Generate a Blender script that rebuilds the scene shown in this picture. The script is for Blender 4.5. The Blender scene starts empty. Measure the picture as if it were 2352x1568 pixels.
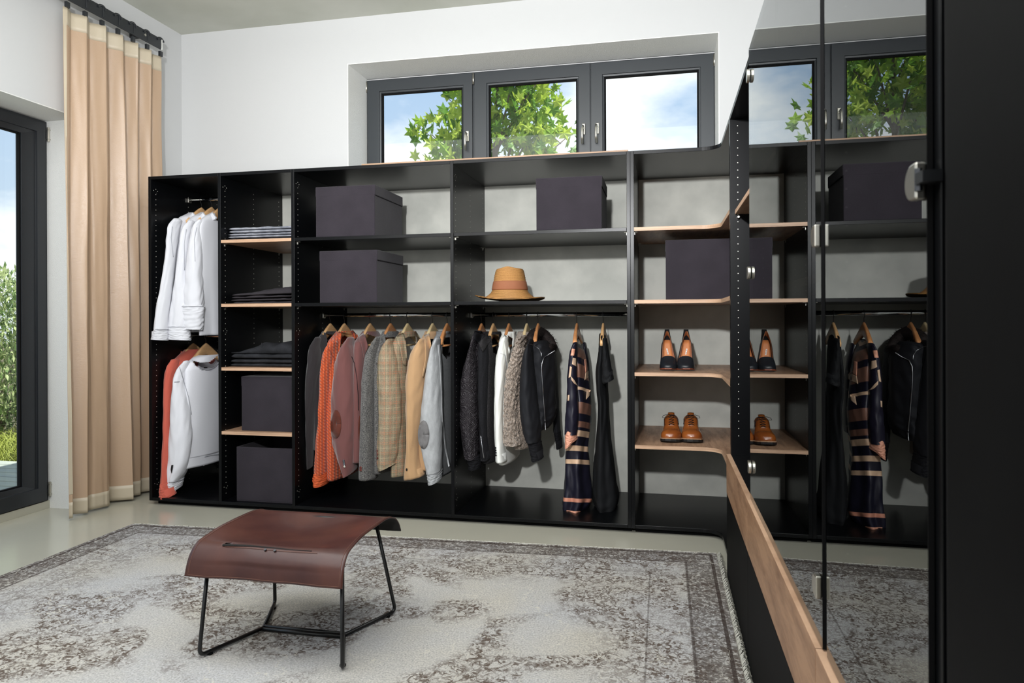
import bpy, bmesh, math, random
from mathutils import Vector, Matrix, noise
from mathutils.bvhtree import BVHTree
random.seed(7)
sc = bpy.context.scene
col = sc.collection
PI = math.pi

# ------------------------------------------------------------------ camera
FPX, CYP, AZ, RO, EYE = 1622.0, 732.5, math.radians(12.182), math.radians(0.22), 1.13
ca, sa, cr, sr = math.cos(AZ), math.sin(AZ), math.cos(RO), math.sin(RO)
cam = bpy.data.objects.new('camera', bpy.data.cameras.new('camera')); col.objects.link(cam)
r0, f0, u0 = Vector((ca, sa, 0)), Vector((-sa, ca, 0)), Vector((0, 0, 1))
ex, eu = r0 * cr - u0 * sr, r0 * sr + u0 * cr
cam.matrix_world = Matrix(((ex.x, eu.x, -f0.x, 0), (ex.y, eu.y, -f0.y, 0), (ex.z, eu.z, -f0.z, EYE), (0, 0, 0, 1)))
cam.data.sensor_width = 36; cam.data.lens = 36 * FPX / 2352
cam.data.shift_y = (CYP - 784) / 2352
cam.data.clip_start = 0.05
cam.data.dof.use_dof = True; cam.data.dof.focus_distance = 4.0; cam.data.dof.aperture_fstop = 9
sc.camera = cam
sc.view_settings.view_transform = 'Standard'; sc.view_settings.look = 'None'
sc.view_settings.gamma = 1; sc.view_settings.exposure = 0.30
sc.view_settings.use_curve_mapping = False

def ray(u, v):
    x = u - 1176; y = v - CYP
    X = x * cr - y * sr; Y = x * sr + y * cr
    l = X / FPX
    return Vector((l * ca - sa, l * sa + ca, -Y / FPX))
def at(u, v, Y):                       # the point of the vertical plane at depth Y seen at (u, v)
    r = ray(u, v); k = Y / r.y
    return Vector((r.x * k, Y, EYE + r.z * k))
def proj(p):
    D = -p[0] * sa + p[1] * ca; l = p[0] * ca + p[1] * sa
    x = FPX * l / D; y = -FPX * (p[2] - EYE) / D
    return 1176 + x * cr + y * sr, CYP - x * sr + y * cr

# ------------------------------------------------------------------ sky, sun, lamps
w = bpy.data.worlds.new('sky'); sc.world = w; w.use_nodes = True
nt = w.node_tree; nt.nodes.clear()
def N(nt, t, **k):
    n = nt.nodes.new(t)
    for a, b in k.items(): setattr(n, a, b)
    return n
out = N(nt, 'ShaderNodeOutputWorld'); bg = N(nt, 'ShaderNodeBackground')
tc = N(nt, 'ShaderNodeTexCoord'); mp = N(nt, 'ShaderNodeMapping'); mp.inputs['Scale'].default_value = (1, 1, 2.2)
mp.inputs['Location'].default_value = (0.15, 0.1, 0.62)
nz = N(nt, 'ShaderNodeTexNoise'); nz.inputs['Scale'].default_value = 3.0; nz.inputs['Detail'].default_value = 7; nz.inputs['Roughness'].default_value = .55
rp = N(nt, 'ShaderNodeValToRGB'); rp.color_ramp.elements[0].position = .44; rp.color_ramp.elements[1].position = .60
sx = N(nt, 'ShaderNodeSeparateXYZ')
gr = N(nt, 'ShaderNodeValToRGB')
gr.color_ramp.elements[0].position = 0.0; gr.color_ramp.elements[0].color = (.70, .82, .92, 1)
gr.color_ramp.elements[1].position = 0.55; gr.color_ramp.elements[1].color = (.28, .50, .86, 1)
mx = N(nt, 'ShaderNodeMix', data_type='RGBA'); mx.inputs[7].default_value = (1.15, 1.18, 1.2, 1)
L = nt.links.new
L(tc.outputs['Generated'], mp.inputs[0]); L(mp.outputs[0], nz.inputs[0]); L(nz.outputs[0], rp.inputs[0])
L(tc.outputs['Generated'], sx.inputs[0]); L(sx.outputs[2], gr.inputs[0])
L(rp.outputs[0], mx.inputs[0]); L(gr.outputs[0], mx.inputs[6]); L(mx.outputs[2], bg.inputs[0])
bg.inputs[1].default_value = .88
L(bg.outputs[0], out.inputs[0])

def lamp(name, kind, loc, energy, color=(1, 1, 1), target=None, **k):
    d = bpy.data.lights.new(name, kind); d.energy = energy; d.color = color
    for a, b in k.items(): setattr(d, a, b)
    o = bpy.data.objects.new(name, d); col.objects.link(o); o.location = loc
    if target is not None:
        o.rotation_euler = (Vector(target) - Vector(loc)).to_track_quat('-Z', 'Y').to_euler()
    return o
lamp('sun', 'SUN', (5, -3, 12), 7.5, (1, .95, .86), target=(0, 0.4, 0), angle=.01)
lamp('photo_lamp', 'SPOT', (-0.36, -0.52, 2.12), 520, (.98, .99, 1), target=(-.9, 4.2, 2.55), spot_size=math.radians(88), spot_blend=1.0, shadow_soft_size=.06)
lamp('overhead_fill', 'AREA', (-1.3, .6, 3.05), 105, (.97, .985, 1), target=(-1.3, .6, 0), shape='RECTANGLE', size=3.4, size_y=3.6)  # added overhead fill light, not a lamp of the room
lamp('rear_fill', 'AREA', (-1.5, -2.6, 1.9), 14, (.96, .98, 1), target=(-1.2, 4, 1.4), shape='RECTANGLE', size=3.4, size_y=1.8)  # added fill from behind the camera, brightens the bays
lamp('ceiling_fill', 'AREA', (-1.3, 1.6, 2.2), 42, (1, 1, .98), target=(-1.3, 2.6, 3.19), shape='RECTANGLE', size=2.0, size_y=2.0)  # added upward light that only brightens the ceiling

# ------------------------------------------------------------------ materials
def lin(c):
    return tuple((x / 255 / 12.92 if x / 255 <= .04045 else ((x / 255 + .055) / 1.055) ** 2.4) for x in c) + (1,)
def mat(name, rgb, rough=.6, spec=.5, metal=0, bump=0, bscale=60, var=0, vscale=4, vrgb=None, stretch=(1, 1, 1), sheen=0, coat=0, detail=4, bdist=.004):
    m = bpy.data.materials.new(name); m.use_nodes = True
    t = m.node_tree; b = t.nodes['Principled BSDF']; Lk = t.links.new
    b.inputs['Base Color'].default_value = lin(rgb); b.inputs['Roughness'].default_value = rough
    b.inputs['Specular IOR Level'].default_value = spec; b.inputs['Metallic'].default_value = metal
    if sheen: b.inputs['Sheen Weight'].default_value = sheen
    if coat: b.inputs['Coat Weight'].default_value = coat; b.inputs['Coat Roughness'].default_value = .12
    co = N(t, 'ShaderNodeTexCoord'); mpn = N(t, 'ShaderNodeMapping'); mpn.inputs['Scale'].default_value = stretch
    Lk(co.outputs['Object'], mpn.inputs[0])
    if var or vrgb:
        n = N(t, 'ShaderNodeTexNoise'); n.inputs['Scale'].default_value = vscale; n.inputs['Detail'].default_value = detail
        Lk(mpn.outputs[0], n.inputs[0])
        x = N(t, 'ShaderNodeMix', data_type='RGBA')
        c2 = lin(vrgb) if vrgb else tuple(q * (1 - var) for q in lin(rgb)[:3]) + (1,)
        x.inputs[6].default_value = lin(rgb); x.inputs[7].default_value = c2
        r = N(t, 'ShaderNodeValToRGB'); r.color_ramp.elements[0].position = .35; r.color_ramp.elements[1].position = .65
        Lk(n.outputs[0], r.inputs[0]); Lk(r.outputs[0], x.inputs[0]); Lk(x.outputs[2], b.inputs['Base Color'])
    if bump:
        n2 = N(t, 'ShaderNodeTexNoise'); n2.inputs['Scale'].default_value = bscale; n2.inputs['Detail'].default_value = 3
        Lk(mpn.outputs[0], n2.inputs[0])
        bp = N(t, 'ShaderNodeBump'); bp.inputs['Strength'].default_value = bump; bp.inputs['Distance'].default_value = bdist
        Lk(n2.outputs[0], bp.inputs['Height']); Lk(bp.outputs[0], b.inputs['Normal'])
    return m
def nodes(m): return m.node_tree, m.node_tree.nodes['Principled BSDF'], m.node_tree.links.new

M = {}
M['plaster'] = mat('white_plaster', (206, 207, 208), .9, .2, bump=.12, bscale=180, bdist=.002)
M['reveal'] = mat('sand_plaster', (234, 235, 233), .95, .2, bump=.8, bscale=260, bdist=.003)
M['ceiling'] = mat('raw_concrete', (205, 206, 197), .85, .3, bump=.15, bscale=40, vrgb=(190, 192, 181), vscale=1.6, detail=8)
M['black'] = mat('black_laminate', (8, 9, 11), .3, .19, bump=.05, bscale=400, bdist=.001)
M['blackedge'] = mat('black_edging', (22, 24, 27), .42, .45)
M['matt'] = mat('matt_black_front', (10, 11, 12), .6, .07, bump=.08, bscale=30, bdist=.002, vrgb=(8, 8, 9), vscale=6)
M['concrete'] = mat('pale_concrete_panel', (206, 206, 198), .75, .3, vrgb=(184, 185, 178), vscale=5, detail=9, bump=.05, bscale=30)
M['frame'] = mat('anthracite_frame', (56, 60, 64), .38, .5)
M['doorframe'] = mat('dark_door_frame', (38, 41, 45), .32, .5)
M['steel'] = mat('brushed_steel', (205, 202, 192), .28, .5, 1)
M['chrome'] = mat('chrome', (225, 228, 230), .08, .5, 1)
M['pin'] = mat('pale_metal_insert', (225, 222, 212), .35, .5, .3)
M['box'] = mat('charcoal_suede_fabric', (48, 44, 50), .9, .12, var=.16, vscale=9, bump=.25, bscale=220, sheen=.12)
M['seam'] = mat('dark_seam', (30, 28, 31), .9, .1)
M['leather'] = mat('oxblood_leather', (62, 35, 33), .36, .42, vrgb=(80, 47, 40), vscale=7, detail=7, bump=.12, bscale=240, bdist=.001, coat=.15)
M['leatherback'] = mat('leather_flesh_side', (32, 30, 29), .7, .3)
M['stitch'] = mat('stitching', (128, 92, 80), .8, .2)
M['blacksteel'] = mat('black_powdercoat', (16, 17, 18), .35, .5)
M['dark'] = mat('dark_void', (10, 10, 11), .8, .2)
M['white'] = mat('white_label', (228, 226, 222), .7, .2)
M['pink'] = mat('pink_label', (205, 70, 100), .7, .2)
M['inkdark'] = mat('ink', (28, 28, 30), .7, .2)
M['bark'] = mat('bark', (120, 110, 98), .9, .2, var=.4, vscale=30)
M['deck'] = mat('weathered_deck', (150, 156, 146), .95, .08, vrgb=(140, 148, 144), vscale=5, stretch=(1, 6, 6))
M['soil'] = mat('soil', (96, 92, 74), .95, .1, var=.4, vscale=9)

def wood(name, a, b, stretch, rough=.45):
    m = mat(name, a, rough, .4); t, bs, Lk = nodes(m)
    co = N(t, 'ShaderNodeTexCoord'); mpn = N(t, 'ShaderNodeMapping'); mpn.inputs['Scale'].default_value = stretch
    n = N(t, 'ShaderNodeTexNoise'); n.inputs['Scale'].default_value = 7; n.inputs['Detail'].default_value = 9; n.inputs['Distortion'].default_value = .6
    wv = N(t, 'ShaderNodeTexNoise'); wv.inputs['Scale'].default_value = 38; wv.inputs['Detail'].default_value = 3
    ad = N(t, 'ShaderNodeMath', operation='MULTIPLY_ADD'); ad.inputs[1].default_value = .45
    r = N(t, 'ShaderNodeValToRGB'); e = r.color_ramp.elements
    e[0].position = .42; e[0].color = lin(b); e[1].position = .86; e[1].color = lin(a)
    Lk(co.outputs['Object'], mpn.inputs[0]); Lk(mpn.outputs[0], n.inputs[0]); Lk(mpn.outputs[0], wv.inputs[0])
    Lk(wv.outputs[0], ad.inputs[0]); Lk(n.outputs[0], ad.inputs[2]); Lk(ad.outputs[0], r.inputs[0]); Lk(r.outputs[0], bs.inputs['Base Color'])
    return m
M['wood_x'] = wood('walnut_laminate_shelf', (176, 142, 116), (128, 96, 74), (.6, 5, 5))
M['wood_d'] = wood('walnut_laminate_corner', (168, 134, 108), (112, 82, 62), (5, .7, 5))
M['wood_front'] = wood('walnut_drawer_front', (166, 128, 98), (116, 82, 58), (5, .5, 3.2))
M['wood_edge'] = wood('walnut_edge_band', (196, 162, 134), (158, 124, 98), (.5, .5, 12))
M['hanger'] = wood('beech_hanger', (222, 180, 130), (196, 146, 96), (4, 1, 4), .4)
M['hanger2'] = wood('red_beech_hanger', (206, 146, 96), (172, 110, 66), (4, 1, 4), .35)
M['hanger3'] = wood('pale_maple_hanger', (226, 204, 158), (200, 172, 122), (4, 1, 4), .45)

# floor: polished screed
m = mat('polished_screed', (188, 185, 170), .18, .5, vrgb=(179, 177, 163), vscale=.9, detail=6); M['floor'] = m

# clear window glass and dark mirror-like door glass: pass-through + reflection by Fresnel
def glass(name, tint, ior, gl=(1, 1, 1)):
    m = bpy.data.materials.new(name); m.use_nodes = True; t = m.node_tree; t.nodes.clear(); Lk = t.links.new
    o = N(t, 'ShaderNodeOutputMaterial'); a = N(t, 'ShaderNodeBsdfTransparent'); g = N(t, 'ShaderNodeBsdfGlossy')
    a.inputs[0].default_value = tint + (1,); g.inputs['Roughness'].default_value = 0.0; g.inputs[0].default_value = gl + (1,)
    f = N(t, 'ShaderNodeFresnel'); f.inputs[0].default_value = ior; mxs = N(t, 'ShaderNodeMixShader')
    ge = N(t, 'ShaderNodeNewGeometry'); fa = N(t, 'ShaderNodeMath', operation='SUBTRACT'); fa.inputs[0].default_value = 1.0; fb = N(t, 'ShaderNodeMath', operation='MULTIPLY')
    Lk(ge.outputs['Backfacing'], fa.inputs[1]); Lk(fa.outputs[0], fb.inputs[0]); Lk(f.outputs[0], fb.inputs[1])      # the outer face mirrors, the inner face lets light out
    Lk(fb.outputs[0], mxs.inputs[0]); Lk(a.outputs[0], mxs.inputs[1]); Lk(g.outputs[0], mxs.inputs[2]); Lk(mxs.outputs[0], o.inputs[0])
    return m
M['glass'] = glass('window_glass', (.97, .985, .98), 1.45)
M['smoked'] = glass('smoked_glass', (.30, .31, .32), 2.6, (.93, .95, .95))

def translucent(name, rgb, amount=.4, rough=.6, bump=0, bscale=300, stretch=(1, 1, 1), clear=0):
    m = bpy.data.materials.new(name); m.use_nodes = True; t = m.node_tree; Lk = t.links.new
    b = t.nodes['Principled BSDF']; b.inputs['Base Color'].default_value = lin(rgb); b.inputs['Roughness'].default_value = rough
    b.inputs['Specular IOR Level'].default_value = .8 if 'satin' in name else .4
    o = t.nodes['Material Output']; tr = N(t, 'ShaderNodeBsdfTranslucent'); tr.inputs[0].default_value = lin(rgb)
    mxs = N(t, 'ShaderNodeMixShader'); mxs.inputs[0].default_value = amount
    Lk(b.outputs[0], mxs.inputs[1]); Lk(tr.outputs[0], mxs.inputs[2]); last = mxs
    if clear:
        tp = N(t, 'ShaderNodeBsdfTransparent'); m2 = N(t, 'ShaderNodeMixShader'); m2.inputs[0].default_value = clear
        Lk(mxs.outputs[0], m2.inputs[1]); Lk(tp.outputs[0], m2.inputs[2]); last = m2
    Lk(last.outputs[0], o.inputs[0])
    if bump:
        co = N(t, 'ShaderNodeTexCoord'); mpn = N(t, 'ShaderNodeMapping'); mpn.inputs['Scale'].default_value = stretch
        n = N(t, 'ShaderNodeTexNoise'); n.inputs['Scale'].default_value = bscale
        bp = N(t, 'ShaderNodeBump'); bp.inputs['Strength'].default_value = bump; bp.inputs['Distance'].default_value = .002
        Lk(co.outputs['Object'], mpn.inputs[0]); Lk(mpn.outputs[0], n.inputs[0]); Lk(n.outputs[0], bp.inputs['Height']); Lk(bp.outputs[0], b.inputs['Normal'])
    return m
M['curtain'] = translucent('champagne_satin', (196, 166, 138), .12, .27, bump=.35, bscale=60, stretch=(1, 1, 14), clear=.04)
M['curtainhem'] = translucent('champagne_satin_double', (206, 193, 170), .12, .42, bump=.2, bscale=60, stretch=(1, 1, 14))
M['leaf'] = translucent('maple_leaf_green', (142, 178, 62), .5, .45)
M['leaf2'] = translucent('maple_leaf_yellow_green', (182, 204, 84), .5, .45)
M['leaf3'] = translucent('maple_leaf_deep_green', (96, 140, 52), .5, .45)
M['bush1'] = translucent('variegated_leaf', (162, 176, 124), .3, .5)
M['bush2'] = translucent('green_leaf', (98, 124, 72), .3, .5)
M['grass'] = translucent('grass_blade', (150, 160, 76), .3, .5)

# cloth kinds ------------------------------------------------------
def setbump(m, node, strength=.6, dist=.006):
    t, b, Lk = nodes(m); bp = N(t, 'ShaderNodeBump'); bp.inputs['Strength'].default_value = strength; bp.inputs['Distance'].default_value = dist
    Lk(node, bp.inputs['Height']); Lk(bp.outputs[0], b.inputs['Normal'])
M['shirt'] = mat('white_poplin', (210, 211, 217), .8, .2, bump=.10, bscale=30, sheen=.1)
M['shirtseam'] = mat('pale_grey_seam_thread', (168, 170, 178), .9, .1)  # pale grey lines along the seams
M['seamgrey'] = mat('grey_overlock_thread', (150, 152, 158), .9, .1)
M['sweat'] = mat('white_jersey', (222, 223, 230), .9, .15, bump=.2, bscale=300, sheen=.15)
M['salmon'] = mat('salmon_jersey', (196, 96, 80), .92, .15, bump=.3, bscale=250, sheen=.2)
M['charcoal'] = mat('charcoal_wool', (47, 44, 46), .95, .1, bump=.3, bscale=260, sheen=.2)
M['rib_orange'] = mat('orange_rib', (196, 92, 56), .9, .1, bump=.4, bscale=90, stretch=(1, 1, .06))
M['maroon'] = mat('maroon_corduroy', (106, 68, 66), .85, .15, bump=.35, bscale=150, stretch=(1, 1, .03), sheen=.35, var=.15, vscale=6)
M['suede_brown'] = mat('brown_suede', (92, 48, 38), .9, .1, var=.3, vscale=20, sheen=.2)
M['camel'] = mat('camel_wool', (178, 143, 106), .92, .12, bump=.2, bscale=240, sheen=.2)
M['greyjersey'] = mat('light_grey_jersey', (172, 174, 176), .93, .12, bump=.35, bscale=120, stretch=(1, 1, .5), var=.14, vscale=60)
M['greysuede'] = mat('grey_suede_patch', (122, 120, 120), .9, .1, var=.2, vscale=30)
M['greydark'] = mat('mid_grey_jersey', (138, 140, 142), .93, .1, bump=.3, bscale=150, var=.15, vscale=60)
M['blackcloth'] = mat('black_twill', (25, 26, 30), .75, .25, bump=.15, bscale=200)
M['blackrib'] = mat('black_rib', (24, 24, 27), .9, .15, bump=.4, bscale=150, stretch=(1, 1, .05))
M['blackwool'] = mat('black_wool', (34, 34, 37), .95, .12, bump=.4, bscale=200, var=.35, vscale=160)
M['boucle'] = mat('black_boucle', (40, 38, 40), .8, .35, bump=.9, bscale=110, var=.6, vscale=130)
M['ivory'] = mat('ivory_crepe', (232, 233, 228), .8, .2, bump=.05, bscale=50)
M['fur'] = mat('dark_brown_fur', (38, 30, 28), .8, .3, var=.5, vscale=60)
M['blackdress'] = mat('black_crepe_dress', (22, 23, 25), .85, .2, bump=.12, bscale=60)
M['navy'] = mat('navy_satin', (28, 26, 40), .42, .45)
M['beige'] = mat('beige_satin', (214, 182, 154), .5, .4)
M['peach'] = mat('peach_satin', (222, 158, 132), .5, .4)
M['jeans_grey'] = mat('washed_grey_denim', (160, 163, 172), .9, .15, vrgb=(104, 108, 118), vscale=16, detail=8, bump=.4, bscale=120)
M['jeans_char'] = mat('charcoal_trouser_cloth', (52, 49, 53), .9, .15, bump=.25, bscale=150, var=.15, vscale=10)
M['jeans_black'] = mat('black_denim', (44, 45, 49), .88, .2, vrgb=(32, 33, 36), vscale=18, detail=8, bump=.4, bscale=150)
M['cream'] = mat('cream_lining', (214, 206, 190), .7, .3)
M['silver'] = mat('silver_zip', (190, 192, 196), .3, .5, 1)
M['zipdark'] = mat('dark_zip', (90, 92, 96), .35, .5, 1)
M['ribbon'] = mat('tan_grosgrain', (142, 92, 66), .7, .2, bump=.3, bscale=120, stretch=(1, 1, 8))
M['button'] = mat('horn_button', (96, 46, 40), .3, .6)
M['tan'] = mat('tan_calf_leather', (150, 84, 36), .25, .5, vrgb=(124, 64, 28), vscale=9, bump=.1, bscale=90, coat=.5)
M['tanlining'] = mat('tan_insole_leather', (190, 120, 72), .45, .4)
M['tandark'] = mat('brown_shoe_lining', (140, 90, 58), .6, .3)
M['soleblack'] = mat('black_rubber_sole', (24, 23, 24), .5, .4)
M['welt'] = mat('natural_welt', (160, 124, 96), .6, .3)
M['solered'] = mat('mahogany_sole', (120, 62, 42), .35, .5)
M['shoeblack'] = mat('black_nappa', (26, 29, 34), .38, .5)
M['lace'] = mat('dark_waxed_lace', (34, 28, 26), .7, .3)

# orange cable knit
m = mat('orange_cable_knit', (196, 88, 52), .9, .12, sheen=.2); M['orange'] = m
CABLE = m
# tweed
m = mat('grey_herringbone_tweed', (92, 92, 92), .95, .1, sheen=.15); M['tweed'] = m
t, b, Lk = nodes(m); co = N(t, 'ShaderNodeTexCoord')
n1 = N(t, 'ShaderNodeTexNoise'); n1.inputs['Scale'].default_value = 330; n1.inputs['Detail'].default_value = 2
r = N(t, 'ShaderNodeValToRGB'); e = r.color_ramp.elements
e[0].position = .40; e[0].color = lin((48, 48, 50)); e[1].position = .62; e[1].color = lin((124, 122, 119))
Lk(co.outputs['Object'], n1.inputs[0]); Lk(n1.outputs[0], r.inputs[0]); Lk(r.outputs[0], b.inputs['Base Color']); setbump(m, n1.outputs[0], .4, .003)

# plaid: lines counted in metres along z and across
m = mat('tan_plaid_wool', (170, 148, 112), .9, .12, bump=0); M['plaid'] = m
t, b, Lk = nodes(m); co = N(t, 'ShaderNodeTexCoord'); sp = N(t, 'ShaderNodeSeparateXYZ'); Lk(co.outputs['Object'], sp.inputs[0])
def math_(t, op, a, bb=None, c=None):
    n = N(t, 'ShaderNodeMath', operation=op)
    for i, q in enumerate((a, bb, c)):
        if q is None: continue
        if isinstance(q, (int, float)): n.inputs[i].default_value = q
        else: t.links.new(q, n.inputs[i])
    return n.outputs[0]
def stripes(t, coord, period, off, width):      # 1 inside a narrow band repeated every period
    f = math_(t, 'FRACT', math_(t, 'DIVIDE', math_(t, 'ADD', coord, off), period))
    return math_(t, 'LESS_THAN', f, width)
across = math_(t, 'ADD', math_(t, 'MULTIPLY', sp.outputs[0], 1.0), math_(t, 'MULTIPLY', sp.outputs[1], .55))
def cable(m):
    t, b, Lk = nodes(m); co = N(t, 'ShaderNodeTexCoord'); sp = N(t, 'ShaderNodeSeparateXYZ'); Lk(co.outputs['Object'], sp.inputs[0])
    lat = math_(t, 'ADD', math_(t, 'MULTIPLY', sp.outputs[0], .9), math_(t, 'MULTIPLY', sp.outputs[1], .42))
    s1_ = math_(t, 'ABSOLUTE', math_(t, 'SINE', math_(t, 'MULTIPLY', lat, 175.)))
    zig = math_(t, 'SINE', math_(t, 'ADD', math_(t, 'MULTIPLY', sp.outputs[2], 330.), math_(t, 'MULTIPLY', lat, 300.)))
    h_ = math_(t, 'MULTIPLY', s1_, math_(t, 'MULTIPLY_ADD', zig, .35, .65)); setbump(m, h_, 1.0, .006)
    x = N(t, 'ShaderNodeMix', data_type='RGBA'); Lk(h_, x.inputs[0]); x.inputs[6].default_value = lin((170, 66, 34)); x.inputs[7].default_value = lin((214, 106, 66)); Lk(x.outputs[2], b.inputs['Base Color'])  # shade between the cables put into the colour, darker in the hollows
cable(CABLE)
colr = None
base = N(t, 'ShaderNodeTexNoise'); base.inputs['Scale'].default_value = 300
rb = N(t, 'ShaderNodeValToRGB'); rb.color_ramp.elements[0].color = lin((118, 109, 92)); rb.color_ramp.elements[1].color = lin((154, 142, 120))
rb.color_ramp.elements[0].position = .35; rb.color_ramp.elements[1].position = .65
Lk(co.outputs['Object'], base.inputs[0]); Lk(base.outputs[0], rb.inputs[0]); colr = rb.outputs[0]
for cd, off, per, wd, c, k in ((sp.outputs[2], .0, .058, .07, (206, 192, 154), .28), (across, .01, .042, .09, (206, 192, 156), .26),
                      (sp.outputs[2], .022, .058, .032, (200, 112, 74), .65), (sp.outputs[2], .032, .058, .03, (206, 112, 70), .6), (sp.outputs[2], .042, .058, .12, (120, 112, 88), .35),
                      (across, .024, .042, .035, (200, 112, 74), .65), (across, .031, .042, .03, (206, 112, 70), .5), (across, .017, .042, .10, (120, 112, 88), .4)):
    x = N(t, 'ShaderNodeMix', data_type='RGBA'); Lk(math_(t, 'MULTIPLY', stripes(t, cd, per, off, wd), k), x.inputs[0])
    Lk(colr, x.inputs[6]); x.inputs[7].default_value = lin(c); colr = x.outputs[2]
Lk(colr, b.inputs['Base Color'])

# quilted rings
m = mat('black_quilted_cloth', (48, 44, 48), .6, .35); M['quilt'] = m
t, b, Lk = nodes(m); co = N(t, 'ShaderNodeTexCoord'); v = N(t, 'ShaderNodeTexVoronoi'); v.inputs['Scale'].default_value = 26; v.inputs['Randomness'].default_value = .35
Lk(co.outputs['Object'], v.inputs[0]); s_ = math_(t, 'SINE', math_(t, 'MULTIPLY', v.outputs['Distance'], 26.0)); setbump(m, s_, .7, .004)
# shaggy teddy
m = mat('taupe_teddy', (170, 148, 132), .95, .1, sheen=.3); M['teddy'] = m
t, b, Lk = nodes(m); co = N(t, 'ShaderNodeTexCoord'); v = N(t, 'ShaderNodeTexNoise'); v.inputs['Scale'].default_value = 55; v.inputs['Distortion'].default_value = 2.4; v.inputs['Detail'].default_value = 3
Lk(co.outputs['Object'], v.inputs[0]); setbump(m, v.outputs[0], 1.0, .03)
x = N(t, 'ShaderNodeMix', data_type='RGBA'); Lk(v.outputs[0], x.inputs[0]); x.inputs[6].default_value = lin((118, 100, 88)); x.inputs[7].default_value = lin((226, 206, 188)); Lk(x.outputs[2], b.inputs['Base Color'])  # pile relief shaded by colour, hollows painted darker
# straw
m = mat('golden_straw', (190, 138, 82), .55, .35); M['straw'] = m
t, b, Lk = nodes(m); co = N(t, 'ShaderNodeTexCoord'); wv = N(t, 'ShaderNodeTexWave', bands_direction='Z'); wv.inputs['Scale'].default_value = 62; wv.inputs['Distortion'].default_value = .8
n = N(t, 'ShaderNodeTexNoise'); n.inputs['Scale'].default_value = 180
x = N(t, 'ShaderNodeMix', data_type='RGBA'); x.inputs[6].default_value = lin((150, 98, 50)); x.inputs[7].default_value = lin((206, 156, 96))
Lk(co.outputs['Object'], wv.inputs[0]); Lk(co.outputs['Object'], n.inputs[0]); Lk(math_(t, 'MULTIPLY', math_(t, 'ADD', wv.outputs[1], n.outputs[0]), .62), x.inputs[0]); Lk(x.outputs[2], b.inputs['Base Color'])
setbump(m, wv.outputs[1], .8, .004)
# striped dress: bands down the z axis with a chevron across
m = mat('navy_peach_striped_satin', (28, 26, 38), .42, .45); M['stripe'] = m
t, b, Lk = nodes(m); co = N(t, 'ShaderNodeTexCoord'); sp = N(t, 'ShaderNodeSeparateXYZ'); Lk(co.outputs['Object'], sp.inputs[0])
ay = math_(t, 'ABSOLUTE', math_(t, 'SUBTRACT', sp.outputs[1], 0.0))
zz = math_(t, 'DIVIDE', math_(t, 'MULTIPLY_ADD', ay, -.22, sp.outputs[2]), 1.1)
r = N(t, 'ShaderNodeValToRGB'); r.color_ramp.interpolation = 'CONSTANT'; e = r.color_ramp.elements
nv, pk, be, br = lin((27, 26, 40)), lin((205, 140, 116)), lin((212, 178, 148)), lin((128, 92, 78))
e[0].position = 0; e[0].color = lin((27, 26, 40)); e[1].position = .022; e[1].color = nv
for p_, c in ((.002, pk), (.030, nv), (.196, be), (.222, nv), (.262, be), (.290, nv), (.337, be), (.370, nv), (.384, br), (.415, nv), (.454, br), (.515, nv), (.575, be), (.590, nv), (.64, br), (.71, nv), (.745, br), (.803, nv), (.83, be), (.85, nv), (.90, be), (.925, nv)):
    k = e.new(p_); k.color = c
Lk(zz, r.inputs[0]); Lk(r.outputs[0], b.inputs['Base Color'])

# rug: woven vintage pattern laid out in metres over the rug (UV)
m = mat('distressed_rug', (150, 150, 148), .95, .1); M['rug'] = m
t, b, Lk = nodes(m); uv = N(t, 'ShaderNodeUVMap'); sp = N(t, 'ShaderNodeSeparateXYZ'); Lk(uv.outputs[0], sp.inputs[0])
def noise_(t, vec, scale, detail=3, dist=0, rough=.5):
    n = N(t, 'ShaderNodeTexNoise'); n.inputs['Scale'].default_value = scale; n.inputs['Detail'].default_value = detail; n.inputs['Distortion'].default_value = dist
    n.inputs['Roughness'].default_value = rough; t.links.new(vec, n.inputs[0]); return n.outputs[0]
def ramp_(t, v, a, bb):
    n = N(t, 'ShaderNodeMapRange'); n.inputs[1].default_value = a; n.inputs[2].default_value = bb; n.clamp = True; t.links.new(v, n.inputs[0]); return n.outputs[0]
def mixc(t, f, a, bb):
    x = N(t, 'ShaderNodeMix', data_type='RGBA'); t.links.new(f, x.inputs[0])
    for i, q in ((6, a), (7, bb)):
        if isinstance(q, tuple): x.inputs[i].default_value = q
        else: t.links.new(q, x.inputs[i])
    return x.outputs[2]
U = uv.outputs[0]
RW, RL = 3.1, 3.9
ex_ = math_(t, 'MINIMUM', sp.outputs[0], math_(t, 'SUBTRACT', RW, sp.outputs[0])); ey_ = math_(t, 'MINIMUM', sp.outputs[1], math_(t, 'SUBTRACT', RL, sp.outputs[1]))
ed = math_(t, 'MINIMUM', ex_, ey_)
ground_ = mixc(t, ramp_(t, noise_(t, U, 1.6, 5), .4, .62), lin((198, 198, 200)), lin((204, 198, 186)))
ground_ = mixc(t, ramp_(t, noise_(t, U, 160, 2), .3, .75), ground_, lin((150, 149, 147)))
mpw = N(t, 'ShaderNodeMapping'); mpw.inputs['Scale'].default_value = (6, 60, 1); Lk(U, mpw.inputs[0])
ground_ = mixc(t, math_(t, 'MULTIPLY', ramp_(t, noise_(t, mpw.outputs[0], 5, 3), .55, .75), .5), ground_, lin((222, 218, 208)))
clump = ramp_(t, noise_(t, U, 2.1, 2, .5), .45, .52)
scroll = N(t, 'ShaderNodeTexVoronoi', feature='DISTANCE_TO_EDGE'); scroll.inputs['Scale'].default_value = 17
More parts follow.
